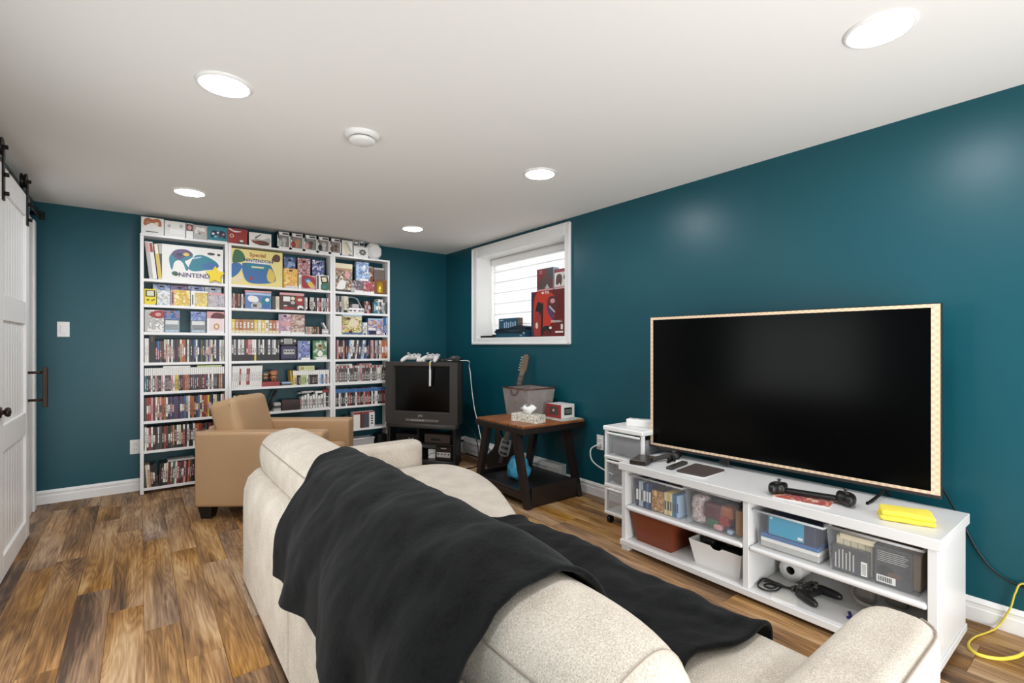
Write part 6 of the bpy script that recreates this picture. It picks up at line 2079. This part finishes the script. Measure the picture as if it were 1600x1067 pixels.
MB().add(V, [f[::-1] for f in F]).build('rear_shell', mat('crt_rear', '2e2b29', .5), tvc, local=True)
MB().box(-.17, .2, -.006, .004, .018, .045, .003).build('control_flap', mat('crt_panel', '6a645e', .4), tvc, local=True)
for i in range(5):
    MB().box(-.1 + .03 * i, -.082 + .03 * i, -.008, -.004, .027, .036, .001).build('button', M_LGREY, tvc, local=True)
text('JVC', .026, M_LGREY, tvc, front_M(0, -.001, .078), 'logo', sxy=1.3)
# consoles in the stand
def inst(name, label, cat, lx, ly, lz):
    c, s_ = math.cos(CA), math.sin(CA)
    return thing(name, label, cat, (base.x + c * lx - s_ * ly, base.y + s_ * lx + c * ly, lz), CA)


t = inst('port_console', 'brown-black console with a silver four-port panel in the corner stand', 'console', .24, .03, .05)
MB().box(-.085, .085, 0, .15, 0, .145, .006).build('case', mat('brown_black', '2a211d', .3), t, local=True)
pp_ = MB().box(-.075, .07, -.004, .003, .03, .08, .002).build('port_panel', M_LGREY, t, local=True)
for i in range(4):
    MB().tube([(-.055 + .036 * i, -.0045, .062), (-.055 + .036 * i, -.0058, .062)], .0085, 10).build('port', M_BLK, pp_, local=True)
MB().box(-.03, .03, -.003, .002, .115, .123).build('badge', M_LGREY, t, local=True)
t = inst('dark_console', 'low black console at the left of the corner stand', 'console', -.15, .03, .05)
MB().box(-.15, .15, 0, .2, 0, .07, .005).build('case', M_BLK, t, local=True)
MB().box(-.1, .02, -.002, .002, .03, .045).build('disc_slot', M_DGREY, t, local=True)
t = inst('dark_console', 'black console with two white lights on the stand shelf', 'console', -.18, .04, .212)
MB().box(-.13, .13, 0, .2, 0, .08, .005).build('case', M_BLK, t, local=True)
for x in (.03, .07):
    MB().tube([(x, -.001, .04), (x, -.003, .04)], .005, 8).build('button', M_LGREY, t, local=True)
t = inst('white_card', 'white card standing in the middle of the corner stand', 'card', .08, .09, .05)
tag(t, None)
MB().box(-.04, .04, 0, .004, 0, .09, .001).build('sheet', P('w'), t, local=True)
MB().tube([(-.04, -.003, .02), (.0, -.003, .05), (.04, -.003, .055)], .002, 5).build('wire', M_BLK, t, local=True)
t = inst('brown_console', 'brown console on the right shelf of the corner stand', 'console', .15, .04, .212)
MB().box(-.13, .15, 0, .18, 0, .09, .005).build('case', mat('brown_grey', '3d322c', .5), t, local=True)
MB().box(-.05, .05, -.002, .002, .03, .05).build('front_slot', M_BLK, t, local=True)

# pads and consoles on top of the tube television
ztv = .41 + .62
M_PADG = mat('pad_grey', 'd6d3ce', .4)


def ontv(fn, lx, ly, *a, **k):
    c, s_ = math.cos(CA), math.sin(CA)
    return (base.x + c * lx - s_ * ly, base.y + s_ * lx + c * ly, ztv + (k.get('up', 0)))


gamepad('grey_controller', 'pale grey gamepad at the left on the tube television', ontv(0, -.13, .085, up=.022), CA + R(6), 1.2, M_PADG, M_LGREY, tilt=22)
gamepad('grey_controller', 'pale grey gamepad in the middle on the tube television', ontv(0, .085, .08, up=.022), CA - R(8), 1.2, M_PADG, M_LGREY, tilt=22)
gamepad('dark_controller', 'dark grey gamepad with strap right of the pale ones', ontv(0, .235, .065), CA + R(160), .8, M_DGREY, M_BLK)
t = thing('small_console', 'pale flat gadget lying between the two pale gamepads', 'gadget', ontv(0, -.02, .05), CA)
MB().soft(-.045, .045, -.025, .025, 0, .022, .006, 3).build('body', M_PADG, t, local=True)
MB().tube([(0, 0, .022), (0, 0, .025)], .008, 8).build('button', M_LGREY, t, local=True)
t = thing('round_console', 'dark domed console at the right end on the tube television', 'console', ontv(0, .335, .1), CA)
MB().soft(-.075, .065, -.06, .06, 0, .04, .01, 4).build('body', M_BLK, t, local=True)
MB().lathe([(.055, .038), (.05, .052), (.035, .06), (.0005, .063)], 20, M=Matrix.Translation((-.005, 0, 0))).build('disc_lid', M_DGREY, t, local=True)
MB().box(-.06, -.01, -.062, -.058, .012, .02).build('front_slot', M_LGREY, t, local=True)
t = thing('wrist_strap', 'white wrist strap hanging down over the tube television screen', 'strap', ontv(0, .115, -.01), CA)
MB().tube(spline([(0, .04, .012), (0, .0, .006), (0, -.012, -.02), (.002, -.014, -.12), (0, -.014, -.24)], 6), [.006] * 8 + [.0075] * 8 + [.011] * 9, 8, flat=.45).build('band', M_WPL, t, local=True)
MB().soft(-.008, .01, -.018, -.006, -.028, -.002, .003, 3).build('clasp', P('y'), t, local=True)
tag(MB().tube(spline([(2.52, 4.14, 1.045), (2.585, 4.075, 1.04)] + [tuple(at(a, b, X=2.64)) for a, b in ((733, 572), (735, 584), (737, 606), (741, 636), (746, 658), (752, 688))], 8), .0042, 6).build('white_cable', M_WPL), 'white cord hanging beside the tube television', 'cord')
tag(MB().tube(spline([(2.62, 4.25, .42), (2.66, 4.08, .3), (2.67, 4.03, .1), (2.63, 4.0, .012), (2.52, 3.98, .008), (2.44, 4.0, .008)], 8), .005, 6).build('black_cable', M_BLK), 'black cord running down behind the corner stand to the floor', 'cord')
tag(MB().tube(spline([(2.66, 4.08, .25), (2.72, 3.95, .2), (2.74, 3.9, .1), (2.7, 3.85, .01), (2.78, 3.8, .008)], 8), .003, 6).build('cable', M_DGREY), 'thin grey cable tangled near the heater end', 'cable')

# ------------------------------------------------------------------ window sill things
XQ = 2.955
wb = thing('console_box', 'tall red console carton with a black side standing on the window sill', 'box', (XQ, 3.325, WZ0), R(-90))
w, h = .455, .425
MB().box(-w / 2, w / 2, .001, .085, 0, h, .001).build('carton', P('k'), wb, local=True)
MB().box(-w / 2 + .0006, w / 2 - .0006, 0, .003, .0006, h - .0006).build('printed_front', mat('print_dark_red', '6a1c1c', .35), wb, local=True)
draw(wb, [('s', [(.1, .05), (.12, .9), (.5, .98), (.75, .8), (.7, .4), (.5, .2)], mat('print_scarlet', 'c23a2a', .35)), ('r', (0, 0, .07, 1), 'n'), ('s', [(.13, .5), (.2, .75), (.32, .72), (.3, .5), (.27, .42)], 'k'),
          ('s', [(.1, .06), (.13, .52), (.27, .5), (.3, .06), (.2, .02)], 'r'), ('p', [(.3, .02), (.36, .02), (.38, .75), (.32, .72)], 'k'), ('s', [(.5, .7), (.55, .84), (.7, .86), (.82, .7), (.76, .5), (.66, .46), (.58, .55)], 'm'),
          ('s', [(.48, .66), (.6, .6), (.7, .42), (.66, .36), (.55, .48)], 'p'), ('e', (.66, .76, .07, .05), 'i'), ('p', [(.55, .64), (.72, .5), (.74, .53), (.58, .67)], 'l'), ('e', (.18, .25, .04, .07), 'c'),
          ('s', [(.36, .06), (.37, .2), (.48, .24), (.6, .2), (.6, .06), (.54, .14), (.42, .13)], 'k'), ('e', (.6, .19, .04, .03), 'w'), ('r', (.74, .08, .97, .115), 'w'), ('r', (.9, .15, .96, .26), 'w'), ('e', (.37, .955, .035, .025), 'w'),
          ('t', ('PS5', .5, .95, .075, 1.2), 'w'), ('t', ('SPIDER-MAN 2', .78, .32, .062, .85), 'w')], front_M(-w / 2, -.0002, 0), w, h)
pb = thing('controller_box', 'red and grey carton stacked upper left on the red console carton', 'box', (XQ + .005, 3.365, WZ0 + .4255), R(-90))
w, h = .225, .205
MB().box(-w / 2, w / 2, .001, .075, 0, h, .001).build('carton', P('s'), pb, local=True)
MB().box(-w / 2 + .0006, w / 2 - .0006, 0, .003, .0006, h - .0006).build('printed_front', mat('print_brick', '8a2f30', .35), pb, local=True)
draw(pb, [('r', (.55, .45, 1, 1), 'd'), ('s', [(.1, .12), (.2, .5), (.5, .66), (.85, .6), (.95, .15), (.6, .1)], mat('print_mud', '5a4640', .4)), ('r', (0, 0, 1, .07), 'i'), ('p', [(.5, .08), (.64, .3), (.8, .08)], 'l'), ('t', ('22', .26, .84, .2, 1.0), 'i')],
     front_M(-w / 2, -.0002, 0), w, h)
pb = thing('controller_box', 'white and red carton with dark gamepad picture beside the red and grey one', 'box', (XQ + .005, 3.15, WZ0 + .4255), R(-90))
w, h = .17, .175
MB().box(-w / 2, w / 2, .001, .06, 0, h, .001).build('carton', P('r'), pb, local=True)
MB().box(-w / 2 + .0006, w / 2 - .0006, 0, .003, .0006, h - .0006).build('printed_front', P('w'), pb, local=True)
draw(pb, [('r', (0, .84, 1, 1), 'r'), ('s', [(.12, .3), (.2, .7), (.5, .72), (.6, .5), (.5, .14), (.4, .3), (.25, .2)], 'u'), ('s', [(.7, .5), (.78, .7), (.95, .66), (.95, .4)], 'd'), ('r', (.05, .03, .95, .12), 'i')], front_M(-w / 2, -.0002, 0), w, h)
t = thing('blue_console_box', 'dark teal-blue carton with pale lettering upright on the window sill', 'box', (XQ + .05, 3.985, WZ0), R(-90))
w, h = .33, .2
MB().box(-w / 2, w / 2, .001, .06, 0, h, .001).build('carton', P('u'), t, local=True)
MB().box(-w / 2 + .0006, w / 2 - .0006, 0, .003, .0006, h - .0006).build('printed_front', mat('print_deep_teal', '2c5568', .35), t, local=True)
draw(t, [('r', (.06, .88, .24, .93), 's')] + [('r', (.28 + .11 * i, .5, .34 + .11 * i, .78 + .04 * (i % 2)), 's') for i in range(6)], front_M(-w / 2, -.0002, 0), w, h)
t = thing('curved_console', 'dark blue console carton with a curved black swoosh lying on the sill', 'box', (XQ - .04, 3.84, WZ0), R(-90))
w, h = .48, .115
MB().box(-w / 2, w / 2, .001, .09, 0, h * .62, .001).build('carton', mat('print_petrol', '1d4a5c', .35), t, local=True)
po = [(-w / 2, h * .6), (-w / 2, h * .74), (-.02, h * .84), (.1, h), (.2, h * .98), (w / 2, h * .86), (w / 2, h * .6)]
MB().prism([(p.x, p.y) for p in spline(po, 3)], -.088, -.003, M=MXZ).build('curved_lid', mat('print_ink', '16222c', .3), t, local=True)
draw(t, [('s', [(.0, .62), (.35, .62), (.6, .5), (.98, .6), (.98, .3), (.5, .36), (.0, .4)], mat('print_ink', '16222c', .3)), ('r', (.83, .14, .9, .2), 's'), ('r', (.93, .3, .99, .4), 's')], front_M(-w / 2, .0004, 0), w, h)
t = tag(MB().box(2.9, 2.97, 4.17, 4.34, WZ0, WZ0 + .022, .002).build('flat_gadget', mat('brown_black', '2a211d', .3)), 'thin dark gadget lying at the left end of the window sill', 'gadget')
t = tag(MB().soft(2.92, 2.98, 4.09, 4.16, WZ0, WZ0 + .035, .01, 3).build('dark_puck', M_BLK), 'small dark puck between the thin gadget and the blue cartons', 'gadget')
